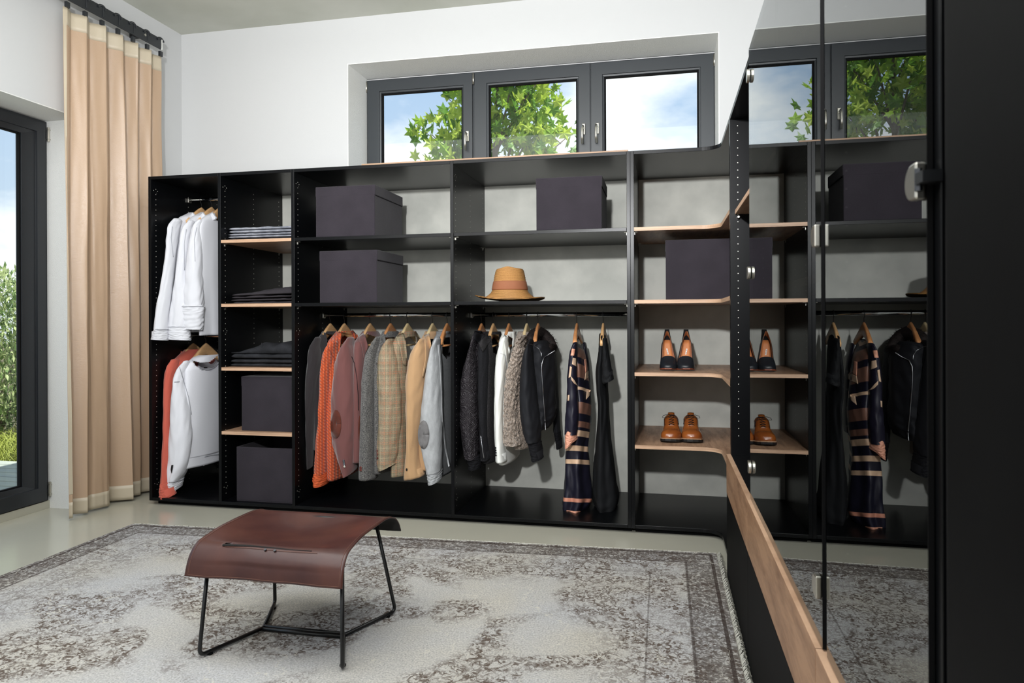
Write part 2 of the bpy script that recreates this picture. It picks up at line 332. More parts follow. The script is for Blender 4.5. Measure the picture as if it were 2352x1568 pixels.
nzv = N(t, 'ShaderNodeTexNoise'); nzv.inputs['Scale'].default_value = 14; nzv.inputs['Detail'].default_value = 3; Lk(U, nzv.inputs[0])
mxv = N(t, 'ShaderNodeMix', data_type='RGBA'); mxv.inputs[0].default_value = .16; Lk(U, mxv.inputs[6]); Lk(nzv.outputs[1], mxv.inputs[7]); Lk(mxv.outputs[2], scroll.inputs[0])
lines_ = ramp_(t, scroll.outputs[0], .09, .03)
specks = ramp_(t, noise_(t, U, 40, 3, 1.6, .6), .50, .57)
worn = ramp_(t, noise_(t, U, 9, 5, 0, .7), .34, .50)
pat = math_(t, 'MULTIPLY', math_(t, 'MULTIPLY', math_(t, 'MAXIMUM', math_(t, 'MULTIPLY', lines_, .7), specks), clump), worn)
pat2 = math_(t, 'MULTIPLY', math_(t, 'MULTIPLY', math_(t, 'MAXIMUM', math_(t, 'MULTIPLY', lines_, .9), specks), ramp_(t, ed, .55, .40)), math_(t, 'MULTIPLY', worn, .55))
pat = math_(t, 'MAXIMUM', pat, pat2)
colr = mixc(t, math_(t, 'MULTIPLY', pat, .93), ground_, lin((86, 73, 64)))
bmask = math_(t, 'MULTIPLY', ramp_(t, ed, .155, .145), ramp_(t, noise_(t, U, 60, 3, 1), .40, .54))
colr = mixc(t, math_(t, 'MULTIPLY', bmask, .78), colr, lin((84, 76, 72)))
for d0, d1, k in ((.02, .034, .85), (.14, .15, .6), (.30, .306, .45)):
    band = math_(t, 'MULTIPLY', math_(t, 'GREATER_THAN', ed, d0), math_(t, 'LESS_THAN', ed, d1))
    colr = mixc(t, math_(t, 'MULTIPLY', band, k), colr, lin((62, 52, 48)))
crk = N(t, 'ShaderNodeTexNoise'); crk.inputs['Scale'].default_value = 2.4; crk.inputs['Detail'].default_value = 6; Lk(U, crk.inputs[0])
cl = math_(t, 'LESS_THAN', math_(t, 'ABSOLUTE', math_(t, 'SUBTRACT', crk.outputs[0], .55)), .0016)
colr = mixc(t, math_(t, 'MULTIPLY', cl, .7), colr, lin((206, 202, 190)))
Lk(colr, b.inputs['Base Color']); setbump(m, noise_(t, U, 220, 2), .3, .003)
M['fringe'] = mat('cream_fringe', (206, 204, 194), .95, .1, var=.2, vscale=60, bump=.6, bscale=180)

# ------------------------------------------------------------------ builders
def bx(bm, x0, x1, y0, y1, z0, z1):
    vs = [bm.verts.new((x, y, z)) for x in (x0, x1) for y in (y0, y1) for z in (z0, z1)]
    for f in ((0, 1, 3, 2), (4, 6, 7, 5), (0, 4, 5, 1), (2, 3, 7, 6), (0, 2, 6, 4), (1, 5, 7, 3)):
        bm.faces.new([vs[i] for i in f])
    return vs
def prism(bm, poly, z0, z1, axis='z'):
    def P(a, b_, z):
        return (a, b_, z) if axis == 'z' else ((a, z, b_) if axis == 'y' else (z, a, b_))
    lo = [bm.verts.new(P(a, b_, z0)) for a, b_ in poly]; hi = [bm.verts.new(P(a, b_, z1)) for a, b_ in poly]
    n = len(poly)
    bm.faces.new(lo[::-1]); bm.faces.new(hi)
    for i in range(n): bm.faces.new((lo[i], lo[(i + 1) % n], hi[(i + 1) % n], hi[i]))
def loft(bm, rings, closed=True, cap0=False, cap1=False):
    V = [[bm.verts.new(p) for p in r] for r in rings]
    n = len(rings[0])
    for a, b_ in zip(V[:-1], V[1:]):
        for i in range(n if closed else n - 1):
            bm.faces.new((a[i], a[(i + 1) % n], b_[(i + 1) % n], b_[i]))
    if cap0: bm.faces.new(V[0][::-1])
    if cap1: bm.faces.new(V[-1])
    return V
def tube(bm, pts, r, seg=8, caps=True, closed=False):
    pts = [Vector(p) for p in pts]; rings = []
    n = len(pts); up = Vector((0, 0, 1)); prev = None
    for i, p in enumerate(pts):
        a = pts[(i - 1) % n] if (i > 0 or closed) else p; b_ = pts[(i + 1) % n] if (i < n - 1 or closed) else p
        d = (b_ - a).normalized()
        if prev is None:
            s1 = d.cross(up)
            if s1.length < 1e-3: s1 = d.cross(Vector((1, 0, 0)))
        else: s1 = prev - d * prev.dot(d)
        s1.normalize(); prev = s1; s2 = d.cross(s1)
        rr = r(i / (n - 1)) if callable(r) else r
        rings.append([p + (s1 * math.cos(2 * PI * k / seg) + s2 * math.sin(2 * PI * k / seg)) * rr for k in range(seg)])
    if closed: rings.append(rings[0]); caps = False
    loft(bm, rings, True, caps, caps)
def arc(c, r, a0, a1, n, plane='yz'):
    o = []
    for i in range(n + 1):
        a = a0 + (a1 - a0) * i / n; x, y = r * math.cos(a), r * math.sin(a)
        o.append((c[0], c[1] + x, c[2] + y) if plane == 'yz' else ((c[0] + x, c[1], c[2] + y) if plane == 'xz' else (c[0] + x, c[1] + y, c[2])))
    return o
def tag(o, label=None, cat=None, group=None, kind=None):
    if label: o['label'] = label
    if cat: o['category'] = cat
    if group: o['group'] = group
    if kind: o['kind'] = kind
    return o
ORI = {}
def thing(name, label, cat, loc=(0, 0, 0), group=None, kind=None):
    o = bpy.data.objects.new(name, None); col.objects.link(o); o.location = loc; o.empty_display_size = .05
    ORI[o] = Vector(loc)
    return tag(o, label, cat, group, kind)
def obj(name, bm, m, parent=None, smooth=False, bevel=0, solid=0, sub=0, recalc=True, kind=None, label=None):
    if recalc: bmesh.ops.recalc_face_normals(bm, faces=bm.faces)
    if parent is not None: org = ORI[parent]
    else:
        cs = [v.co for v in bm.verts]
        org = Vector(((min(c.x for c in cs) + max(c.x for c in cs)) / 2, (min(c.y for c in cs) + max(c.y for c in cs)) / 2, min(c.z for c in cs)))
    for v in bm.verts: v.co -= org
    me = bpy.data.meshes.new(name)
    if smooth:
        for f in bm.faces: f.smooth = True
    bm.to_mesh(me); bm.free()
    for q in (m if isinstance(m, (list, tuple)) else [m]): me.materials.append(q)
    o = bpy.data.objects.new(name, me); col.objects.link(o)
    if parent is None: o.location = org
    else: o.parent = parent
    ORI[o] = org
    if solid: s = o.modifiers.new('thickness', 'SOLIDIFY'); s.thickness = solid; s.offset = 0
    if bevel: s = o.modifiers.new('bevel', 'BEVEL'); s.width = bevel; s.segments = 2; s.limit_method = 'ANGLE'
    if sub: s = o.modifiers.new('sub', 'SUBSURF'); s.levels = sub; s.render_levels = sub
    if kind: o['kind'] = kind
    if label: o['label'] = label
    return o
def box(name, m, x0, x1, y0, y1, z0, z1, parent=None, bevel=.0012, **k):
    bm = bmesh.new(); bx(bm, x0, x1, y0, y1, z0, z1); return obj(name, bm, m, parent, bevel=bevel, **k)

# ------------------------------------------------------------------ the room
YW, XL, XR, YR, ZC = 4.48, -3.40, 0.99, -4.2, 3.19
WX0, WX1, WZ0, WZ1 = -2.112, 0.333, 1.98, 2.878        # back window opening
bm = bmesh.new()
bx(bm, XL - .3, WX0, YW, YW + .36, 0, ZC + .2); bx(bm, WX1, XR + .3, YW, YW + .36, 0, ZC + .2)
bx(bm, WX0, WX1, YW, YW + .36, WZ1, ZC + .2); bx(bm, WX0, WX1, YW, YW + .36, 0, WZ0)
obj('wall_back', bm, M['plaster'], kind='structure')
DY0, DY1, DZ1 = 1.2, 3.59, 2.342                        # glazed door opening in the left wall
bm = bmesh.new()
bx(bm, XL - .36, XL, DY1, YW, 0, ZC + .2); bx(bm, XL - .36, XL, YR, DY0, 0, ZC + .2); bx(bm, XL - .36, XL, DY0, DY1, DZ1, ZC + .2)
obj('wall_left', bm, M['plaster'], kind='structure')
bm = bmesh.new(); bx(bm, XR, XR + .2, YR, YW, 0, ZC + .2); obj('wall_right', bm, M['plaster'], kind='structure')
bm = bmesh.new(); bx(bm, XL - .3, XR + .2, YR - .2, YR, 0, ZC + .2); obj('wall_rear', bm, M['plaster'], kind='structure')
bm = bmesh.new(); bx(bm, XL - .3, XR + .2, YR - .2, YW + .3, ZC, ZC + .25); obj('ceiling', bm, M['ceiling'], kind='structure')
bm = bmesh.new(); bx(bm, XL - .33, XR + .2, YR - .2, YW + .3, -.2, 0); obj('floor', bm, M['floor'], kind='structure')
# plaster linings of the two reveals
bm = bmesh.new(); t_ = .006
bx(bm, WX0, WX1, YW + .001, YW + .31, WZ1 - t_, WZ1); bx(bm, WX0, WX0 + t_, YW + .001, YW + .31, WZ0, WZ1 - t_); bx(bm, WX1 - t_, WX1, YW + .001, YW + .31, WZ0, WZ1 - t_)
obj('trim_1', bm, M['reveal'], kind='structure')
bm = bmesh.new(); bx(bm, XL - .30, XL - .001, DY0, DY1, DZ1 - t_, DZ1); bx(bm, XL - .30, XL - .001, DY1 - t_, DY1, 0, DZ1 - t_)
obj('trim_2', bm, M['reveal'], kind='structure')
box('trim_3', M['wood_edge'], -1.93, -.21, 4.30, 4.475, 2.128, 2.146, kind='structure')   # wooden board behind the cabinet tops, below the window

# ---- windows
def sash_frame(bm, a0, a1, z0, z1, w_, d0, d1, ax):          # picture frame of four mitred bars, in plane of the wall
    o = [(a0, z0), (a1, z0), (a1, z1), (a0, z1)]; i = [(a0 + w_, z0 + w_), (a1 - w_, z0 + w_), (a1 - w_, z1 - w_), (a0 + w_, z1 - w_)]
    def P(p, d): return (p[0], d, p[1]) if ax == 'y' else (d, p[0], p[1])
    V = [[bm.verts.new(P(p, d)) for p in ring] for ring, d in ((o, d0), (i, d0), (i, d1), (o, d1))]
    for q in range(4):
        for k in range(4):
            a, b_ = V[q], V[(q + 1) % 4]
            bm.faces.new((a[k], a[(k + 1) % 4], b_[(k + 1) % 4], b_[k]))
win = thing('window_1', None, None, (-.9, 4.80, WZ0), kind='structure')
YF = 4.80
bm = bmesh.new(); sash_frame(bm, WX0 + .004, WX1 - .004, WZ0, WZ1 - .012, .045, YF, YF + .07, 'y')
bx(bm, -1.335, -1.285, YF + .004, YF + .07, WZ0 + .04, WZ1 - .05); bx(bm, -.505, -.465, YF + .004, YF + .07, WZ0 + .04, WZ1 - .05)
obj('window_frame', bm, M['frame'], win, bevel=.003)
bm = bmesh.new(); bx(bm, WX0, WX1, YF - .004, YF + .002, WZ1 - .013, WZ1 - .007); obj('sealant_line', bm, M['plaster'], win)
for k, (a0, a1, g0, g1) in enumerate(((-2.10, -1.312, -1.998, -1.388), (-1.296, -.487, -1.197, -.575), (-.480, .322, -.392, .226))):
    bm = bmesh.new()
    wl, wr = g0 - a0, a1 - g1; z0, z1, zt = WZ0 + .03, 2.858, 2.778
    o_ = [(a0, z0), (a1, z0), (a1, z1), (a0, z1)]; i_ = [(g0 - .012, z0 + .08), (g1 + .012, z0 + .08), (g1 + .012, zt), (g0 - .012, zt)]
    i2 = [(g0, z0 + .09), (g1, z0 + .09), (g1, zt - .012), (g0, zt - .012)]
    V = [[bm.verts.new((p[0], d, p[1])) for p in rg] for rg, d in ((o_, YF + .03), (o_, YF - .016), (i_, YF - .016), (i_, YF - .004), (i2, YF), (i2, YF + .05))]
    for a, b_ in zip(V[:-1], V[1:]):
        for q in range(4): bm.faces.new((a[q], a[(q + 1) % 4], b_[(q + 1) % 4], b_[q]))
    s_ = obj('sash', bm, M['frame'], win, bevel=.0015)
    bm = bmesh.new(); sash_frame(bm, g0, g1, z0 + .09, zt - .012, .010, YF + .012, YF + .028, 'y'); obj('gasket', bm, M['dark'], s_)
    bm = bmesh.new(); bx(bm, g0, g1, YF + .03, YF + .034, z0 + .09, zt - .012); obj('glass_pane', bm, M['glass'], s_)
    hx = (-1.357, -.540, -.447)[k]
    bm = bmesh.new(); bx(bm, hx - .003, hx + .021, YF - .024, YF - .016, 2.375, 2.452); obj('handle_plate', bm, M['steel'], s_, bevel=.004)
    bm = bmesh.new()
    tube(bm, [(hx + .006, YF - .022, 2.425), (hx + .006, YF - .052, 2.425)], .009, 12)
    tube(bm, [(hx + .006, YF - .052, 2.434), (hx + .004, YF - .056, 2.41), (hx + .003, YF - .058, 2.37), (hx + .005, YF - .054, 2.31)], .0085, 12)
    obj('handle', bm, M['steel'], s_, smooth=True)
    hh = (-2.104, -1.303, .3245)[k]
    bm = bmesh.new(); tube(bm, [(hh, YF - .02, 2.775), (hh, YF - .02, 2.852)], .0075, 10); obj('hinge', bm, M['steel'], s_, smooth=True)

dw = thing('door_1', None, None, (-3.65, 2.4, 0.0), kind='structure')
XD = -3.65
bm = bmesh.new(); sash_frame(bm, DY0 + .01, DY1 - .004, .046, DZ1 - .01, .05, XD - .07, XD, 'x'); obj('door_frame', bm, M['doorframe'], dw, bevel=.003)
bm = bmesh.new(); o_ = [(DY0 + .02, .052), (DY1 - .03, .052), (DY1 - .03, DZ1 - .03), (DY0 + .02, DZ1 - .03)]
i_ = [(DY0 + .11, .135), (3.50, .135), (3.50, 2.255), (DY0 + .11, 2.255)]; i2 = [(DY0 + .15, .165), (3.415, .165), (3.415, 2.225), (DY0 + .15, 2.225)]
V = [[bm.verts.new((d, p[0], p[1])) for p in rg] for rg, d in ((o_, XD - .03), (o_, XD + .018), (i_, XD + .018), (i_, XD + .004), (i2, XD - .004), (i2, XD - .045))]
for a, b_ in zip(V[:-1], V[1:]):
    for q in range(4): bm.faces.new((a[q], a[(q + 1) % 4], b_[(q + 1) % 4], b_[q]))
s_ = obj('door_sash', bm, M['doorframe'], dw, bevel=.0015)
bm = bmesh.new(); sash_frame(bm, DY0 + .15, 3.415, .165, 2.225, .008, XD - .03, XD - .012, 'x'); obj('gasket', bm, M['dark'], s_)
bm = bmesh.new(); bx(bm, XD - .036, XD - .030, DY0 + .15, 3.415, .165, 2.225); obj('glass_pane', bm, M['glass'], s_)
for z0 in (2.21, .075):
    bm = bmesh.new(); tube(bm, [(XD + .022, DY1 - .016, z0), (XD + .022, DY1 - .016, z0 + .085)], .008, 10)
    for q in (.012, .068): bx(bm, XD + .014, XD + .031, DY1 - .025, DY1 - .007, z0 + q, z0 + q + .003)
    obj('door_hinge', bm, M['steel'], dw, smooth=False)
box('trim_4', M['floor'], XD - .05, XD + .012, DY0, DY1, 0, .046, kind='structure')       # sill strip under the glazed door

# ---- outdoors
bm = bmesh.new(); bx(bm, -40, 40, -30, 60, -.6, -.25); obj('ground', bm, M['soil'], kind='structure')
dk = thing('wooden_deck', 'weathered grey wooden deck outside the glazed door', 'deck', (-5.2, 4.6, -.25))
for i in range(26):
    q = i * .125; a0, b0 = -6.2, 1.6
    o_ = box('plank', M['deck'], -7.6, -3.78, b0 + q + .008, b0 + q + .118, -.06, -.03, dk, bevel=.003)
    if i == 0: pass
bm = bmesh.new()
bm.free()
for x_ in (-7.4, -5.6, -3.95): box('joist', M['deck'], x_, x_ + .07, 1.6, 4.85, -.25, -.06, dk)
def leafmesh(lobes, L_, W_, fold=.12):
    bm = bmesh.new(); pts = []
    for i in range(lobes * 2 + 1):
        a = -PI * .78 + 2 * PI * .78 * i / (lobes * 2); rr = (1.0 if i % 2 else .52) * (1 if i == lobes else .86)
        pts.append((math.sin(a) * rr * W_, (math.cos(a) * rr * .6 + .45) * L_, -fold * abs(math.sin(a)) * L_))
    c = bm.verts.new((0, .42 * L_, .01)); b0 = bm.verts.new((0, 0, 0)); vs = [bm.verts.new(p) for p in pts]
    for a, b_ in zip(vs[:-1], vs[1:]): bm.faces.new((c, a, b_))
    bm.faces.new((c, b0, vs[0])); bm.faces.new((c, vs[-1], b0))
    return bm
def mesh_of(bm, name, m):
    me = bpy.data.meshes.new(name); bm.to_mesh(me); bm.free(); me.materials.append(m); return me
LM = [mesh_of(leafmesh(5, .21, .125), 'maple_leaf', M[k]) for k in ('leaf', 'leaf2', 'leaf3')]
tree = thing('maple_tree', 'young maple tree with bright green leaves outside the window', 'tree', (-2.46, 10.3, -.25))
TP = Vector((-2.46, 10.3, -.25))
bm = bmesh.new(); tube(bm, [(-2.40, 10.3, -.25), (-2.44, 10.3, 1.5), (-2.46, 10.3, 3.2), (-2.47, 10.3, 4.0), (-2.43, 10.3, 5.0), (-2.45, 10.28, 6.2)], lambda s: .055 - .04 * s, 8); obj('trunk', bm, M['bark'], tree, smooth=True)
ends = [(-3.4, 10.1, 3.9), (-3.15, 10.5, 4.5), (-3.0, 10.2, 5.4), (-1.9, 10.4, 5.6), (-1.55, 10.2, 4.9), (-1.7, 10.5, 4.2), (-1.35, 10.1, 3.75), (-2.0, 10.0, 5.0), (-2.75, 9.9, 4.8), (-2.1, 10.7, 4.3), (-2.5, 10.3, 6.3), (-3.25, 10.2, 3.5), (-2.9, 10.5, 3.8)]
tw = []
for e_ in ends:
    e_ = Vector(e_); z0 = max(2.7, e_.z - 1.1 - random.random() * .4); s0 = Vector((-2.46, 10.3, z0)); mid = s0.lerp(e_, .5) + Vector((0, 0, .12))
    bm = bmesh.new(); tube(bm, [s0, mid, e_], lambda s: .02 - .013 * s, 6)
    for k in range(4):
        q = s0.lerp(e_, .4 + .17 * k); d = Vector((random.uniform(-.3, .3), random.uniform(-.3, .3), random.uniform(.1, .35)))
        tube(bm, [q, q + d], .005, 5); tw.append(q + d)
    obj('branch', bm, M['bark'], tree, smooth=True); tw.append(e_); tw.append(mid)
def leaf_ok(p):
    if ((p.x + 2.3) / 1.05) ** 2 + ((p.z - 4.95) / 1.35) ** 2 < 1: return True
    if ((p.x + 3.1) / .62) ** 2 + ((p.z - 3.55) / .62) ** 2 < 1: return True
    return ((p.x + 1.65) / .48) ** 2 + ((p.z - 3.75) / .5) ** 2 < 1
cand = []
while len(cand) < 1150:
    c_ = random.choice(tw); p = c_ + Vector((random.gauss(0, .20), random.gauss(0, .25), random.gauss(0, .2)))
    if leaf_ok(p): cand.append(p)
cand.sort(key=lambda p: (0 if 3.4 < p.z < 4.75 and -3.7 < p.x < -1.1 else 1, p.y))
rest = bmesh.new()
for i, p in enumerate(cand):
    R_ = Matrix.Rotation(random.uniform(0, 2 * PI), 4, 'Z') @ Matrix.Rotation(random.uniform(.5, 2.2), 4, 'X') @ Matrix.Rotation(random.uniform(-.6, .6), 4, 'Y')
    s_ = random.uniform(.75, 1.25)
    if i < 300:
        o = bpy.data.objects.new('leaf', random.choice(LM)); col.objects.link(o); o.parent = tree
        o.matrix_local = Matrix.Translation(p - TP) @ R_ @ Matrix.Scale(s_, 4)
    else:
        b2 = leafmesh(5, .21, .125)
        for v in b2.verts: v.co = p + (R_ @ (v.co * s_))
        vm = {v: rest.verts.new(v.co) for v in b2.verts}
        mi = random.choice((0, 0, 1, 2))
        for f in b2.faces: rest.faces.new([vm[v] for v in f.verts]).material_index = mi
        b2.free()
obj('foliage', rest, [M['leaf'], M['leaf2'], M['leaf3']], tree, recalc=False, kind='stuff')
# hedge of variegated shrub, beside the deck
def shrub(label, c, rad, n, mats, base):
    o = thing('shrub', label, 'shrub', (c[0], c[1], -.25))
    bm = bmesh.new()
    for k in range(n):
        while True:
            p = Vector((random.uniform(-1, 1), random.uniform(-1, 1), random.uniform(-1, 1)))
            if p.length < 1: break
        if p.length < .5 and random.random() < .7: p = p.normalized() * random.uniform(.6, 1)
        q = Vector((c[0] + p.x * rad[0], c[1] + p.y * rad[1], c[2] + p.z * rad[2]))
        R_ = Matrix.Rotation(random.uniform(0, 2 * PI), 3, 'Z') @ Matrix.Rotation(random.uniform(-.2, 1.8), 3, 'X')
        l_, w_ = random.uniform(.05, .09), random.uniform(.010, .017)
        vs = [bm.verts.new(q + R_ @ Vector(a)) for a in ((0, 0, 0), (w_, l_ * .5, .004), (0, l_, 0), (-w_, l_ * .5, .004))]
        bm.faces.new(vs).material_index = 0 if random.random() < .62 else 1
    obj('foliage', bm, mats, o, recalc=False, kind='stuff')
    bm = bmesh.new()
    for k in range(14):
        a = random.uniform(0, 2 * PI); tube(bm, [(c[0] + .1 * math.cos(a), c[1] + .1 * math.sin(a), -.25), (c[0] + .35 * rad[0] * math.cos(a), c[1] + .35 * rad[1] * math.sin(a), c[2] * .5), (c[0] + .8 * rad[0] * math.cos(a), c[1] + .8 * rad[1] * math.sin(a), c[2] + .4 * rad[2])], .008, 5)
    obj('stem', bm, M['bark'], o, smooth=True)
shrub('pale variegated leafy shrub behind the deck, seen through the glazed door', (-6.7, 5.75, .78), (1.0, 1.0, .92), 15000, [M['bush1'], M['bush2']], 0)
gt = thing('grass_clump', 'long yellow green arching grass at the edge of the deck', 'grass', (-6.1, 5.3, -.25))
bm = bmesh.new()
for k in range(1500):
    a = random.uniform(0, 2 * PI); cx, cy = -6.0 + random.uniform(-.5, .5), 5.42 + random.uniform(-.45, .45)
    L_ = random.uniform(.35, .7); d = Vector((math.cos(a), math.sin(a), 0)); sd = Vector((-d.y, d.x, 0)) * .004; pv = None
    for i in range(5):
        s_ = i / 4; p = Vector((cx, cy, -.25)) + d * (L_ * .75 * s_) + Vector((0, 0, L_ * (1.5 * s_ - 1.05 * s_ * s_)))
        w_ = sd * (1 - s_ * .8); q = (bm.verts.new(p - w_), bm.verts.new(p + w_))
        if pv: bm.faces.new((pv[0], pv[1], q[1], q[0]))
        pv = q
obj('blades', bm, M['grass'], gt, recalc=False, kind='stuff')

# ------------------------------------------------------------------ wardrobe
T = .019; HT = 2.012; ZF = .0455; ZB = .0265; YF0 = 3.765; YB = 4.467
SH = (1.610, 1.228, .8475, .4655)
BK = M['black']
def dots(bm, X, ys, zs, nx, r=.0028):         # little hole inserts on a panel face (normal along x = nx)
    for y in ys:
        for z in zs:
            c = [bm.verts.new((X + nx * .0004, y + r * math.cos(a), z + r * math.sin(a))) for a in [k * PI / 3 for k in range(6)]]
            bm.faces.new(c if nx > 0 else c[::-1])
ZH = [.0850 + .032 * k for k in range(59)]
def dotset(X, nx, parent, ys=(3.808, 4.112, 4.418)):
    bm = bmesh.new(); dots(bm, X, ys, ZH, nx)
    for z in (1.931, 1.066, .125): dots(bm, X, (3.789, 3.823), (z,), nx); dots(bm, X, (3.815,), (z - .012,), nx, .0015)
    obj('pin_holes', bm, M['pin'], parent, recalc=False, kind='stuff')
def pins(X0, X1, zs, parent, ys=(3.808, 4.418)):
    for z in zs:
        for X, d in ((X0, 1), (X1, -1)):
            for y in ys:
                bm = bmesh.new(); bx(bm, min(X, X + d * .016), max(X, X + d * .016), y - .004, y + .004, z - .003, z)
                bx(bm, min(X, X + d * .003), max(X, X + d * .003), y - .004, y + .004, z - .016, z - .003); obj('shelf_pin', bm, M['steel'], parent)
def panel(X, parent, y0=YF0, y1=YB): return box('side_panel', BK, X, X + T, y0, y1, ZB, HT, parent)
def unit(name, label, x0, x1, shelves, wooden, left=True, right=False, rodz=None, xin=None):
    u_ = thing(name, label, 'wardrobe', ((x0 + x1) / 2, (YF0 + YB) / 2, 0), 'open black wardrobe units along the back wall')
    a = x0 + T if left else x0; b_ = x1
    if left: panel(x0, u_)
    if right: panel(x1, u_)
    box('top_board', BK, a, b_, YF0, YB, HT - T, HT, u_); box('bottom_board', BK, a, b_, YF0, YB, ZB, ZF, u_)
    box('back_panel', M['concrete'], a, b_, YB, YB + .010, ZB, HT, u_, bevel=0)
    box('plinth', M['matt'], x0 + (.03 if name and x0 < -3 else 0), b_ + (T if right else 0), YF0 + .04, YB, 0, ZB, u_)
    for z in shelves:
        s_ = box('shelf', M['wood_x'] if wooden else BK, a + .001, b_ - .001, YF0 + .002, YB - .001, z - T, z, u_)
        if wooden:
            box('edge_band', M['wood_edge'], a + .001, b_ - .001, YF0, YF0 + .002, z - T, z, s_)
    pins(a, b_, [z - T for z in shelves], u_)
    dotset(a, 1, u_); dotset(b_, -1, u_)
    bm = bmesh.new()
    for px_, py_ in ((a + .055, YF0 + .035), (a + .05, YB - .05), (b_ - .055, YF0 + .035), (b_ - .05, YB - .05)):
        c = [bm.verts.new((px_ + .005 * math.cos(q), py_ + .005 * math.sin(q), ZF + .0004)) for q in [k * PI / 3 for k in range(6)]]; bm.faces.new(c)
        c = [bm.verts.new((px_ + .007 * math.cos(q), py_ + .007 * math.sin(q), HT - T - .0004)) for q in [k * PI / 3 for k in range(6)]]; bm.faces.new(c[::-1])
    obj('fitting_caps', bm, M['zipdark'], u_, recalc=False, kind='stuff')
    for rz in (rodz or ()):
        r_ = bmesh.new(); tube(r_, [(a + .001, 4.116, rz), (b_ - .001, 4.116, rz)], .0125, 20); ro = obj('hanging_rail', r_, M['chrome'], u_, smooth=True)
        for X, d in ((a, 1), (b_, -1)):
            bm = bmesh.new(); bx(bm, min(X, X + d * .012), max(X, X + d * .012), 4.100, 4.132, rz - .018, rz + .012); obj('rail_socket', bm, M['steel'], ro, bevel=.003)
    return u_
X0_, X1_, X2_, X3_, X4_ = -3.0936, -2.6143, -2.1321, -1.1625, -.1926
unit('wardrobe_unit', 'narrow end bay of the black wardrobe, holding white shirts and sweatshirts, by the curtain', X0_, X1_, (), False, rodz=(1.923, 1.030))
unit('wardrobe_unit', 'narrow black wardrobe bay with four wooden shelves of folded trousers and fabric boxes', X1_, X2_, SH, True)
unit('wardrobe_unit', 'wide black wardrobe bay with two fabric boxes above a row of jackets', X2_, X3_, SH[:2], False, rodz=(1.158,))
unit('wardrobe_unit', 'wide black wardrobe bay with the straw hat above coats and dresses', X3_, X4_, SH[:2], False, right=True, rodz=(1.156,))

# corner unit: L-shaped boards with a rounded inner corner
XF = .281; XBK = .965; YE = 3.238; XC0 = -.1736
def lshape(ins=0, r=.09, xl=XC0 + T, ye=YE):
    p = [(xl, YF0 + ins), (XF - r + ins, YF0 + ins)]
    p += [(XF - r + r * math.sin(a) + ins, YF0 - r + r * math.cos(a) + ins) for a in [PI / 2 * k / 10 for k in range(1, 11)]]
    p += [(XF + ins, ye), (XBK, ye), (XBK, YB), (xl, YB)]
    return p
cu = thing('corner_unit', 'black corner wardrobe unit with curved wooden shelves holding the shoes', 'wardrobe', (.3, 4.1, 0))
box('side_panel', BK, XC0, XC0 + T, YF0, YB, ZB, HT, cu); box('side_panel', BK, XF, XBK, 3.2195, YE, .5355, HT, cu)
box('back_panel', M['concrete'], XC0, XBK, YB, YB + .01, ZB, HT, cu, bevel=0); box('back_panel', M['concrete'], XBK, XBK + .01, YE, YB, ZB, HT, cu, bevel=0)
for nm, z0, z1, mm in (('top_board', HT - T, HT, BK), ('bottom_board', ZB, ZF, BK)):
    bm = bmesh.new(); prism(bm, lshape(), z0, z1); obj(nm, bm, mm, cu, bevel=.0012)
bm = bmesh.new(); prism(bm, lshape(.035, .08), 0, ZB); obj('plinth', bm, M['matt'], cu)
for z in SH:
    bm = bmesh.new(); prism(bm, lshape(.0015), z - T, z); s_ = obj('shelf', bm, M['wood_d'], cu, bevel=.0008)
    bm = bmesh.new(); P_ = lshape(0)[:13]; Q_ = lshape(.0016)[:13]
    for a, b_, c, d in zip(P_[:-1], P_[1:], Q_[:-1], Q_[1:]):
        vs = [bm.verts.new((q[0], q[1], zz_)) for q in (a, b_, d, c) for zz_ in (z - T, z)]
        for f in ((0, 2, 3, 1), (4, 6, 7, 5), (1, 3, 5, 7), (0, 2, 4, 6)):
            bm.faces.new([vs[i] for i in f])
    obj('edge_band', bm, M['wood_edge'], s_, recalc=True)
pins(XC0 + T, 9, [z - T for z in SH], cu)
for o in [o for o in bpy.data.objects if o.name.startswith('shelf_pin') and o.parent == cu and max(v.co.x for v in o.data.vertices) > 5]: bpy.data.objects.remove(o)
dotset(XC0 + T, 1, cu)

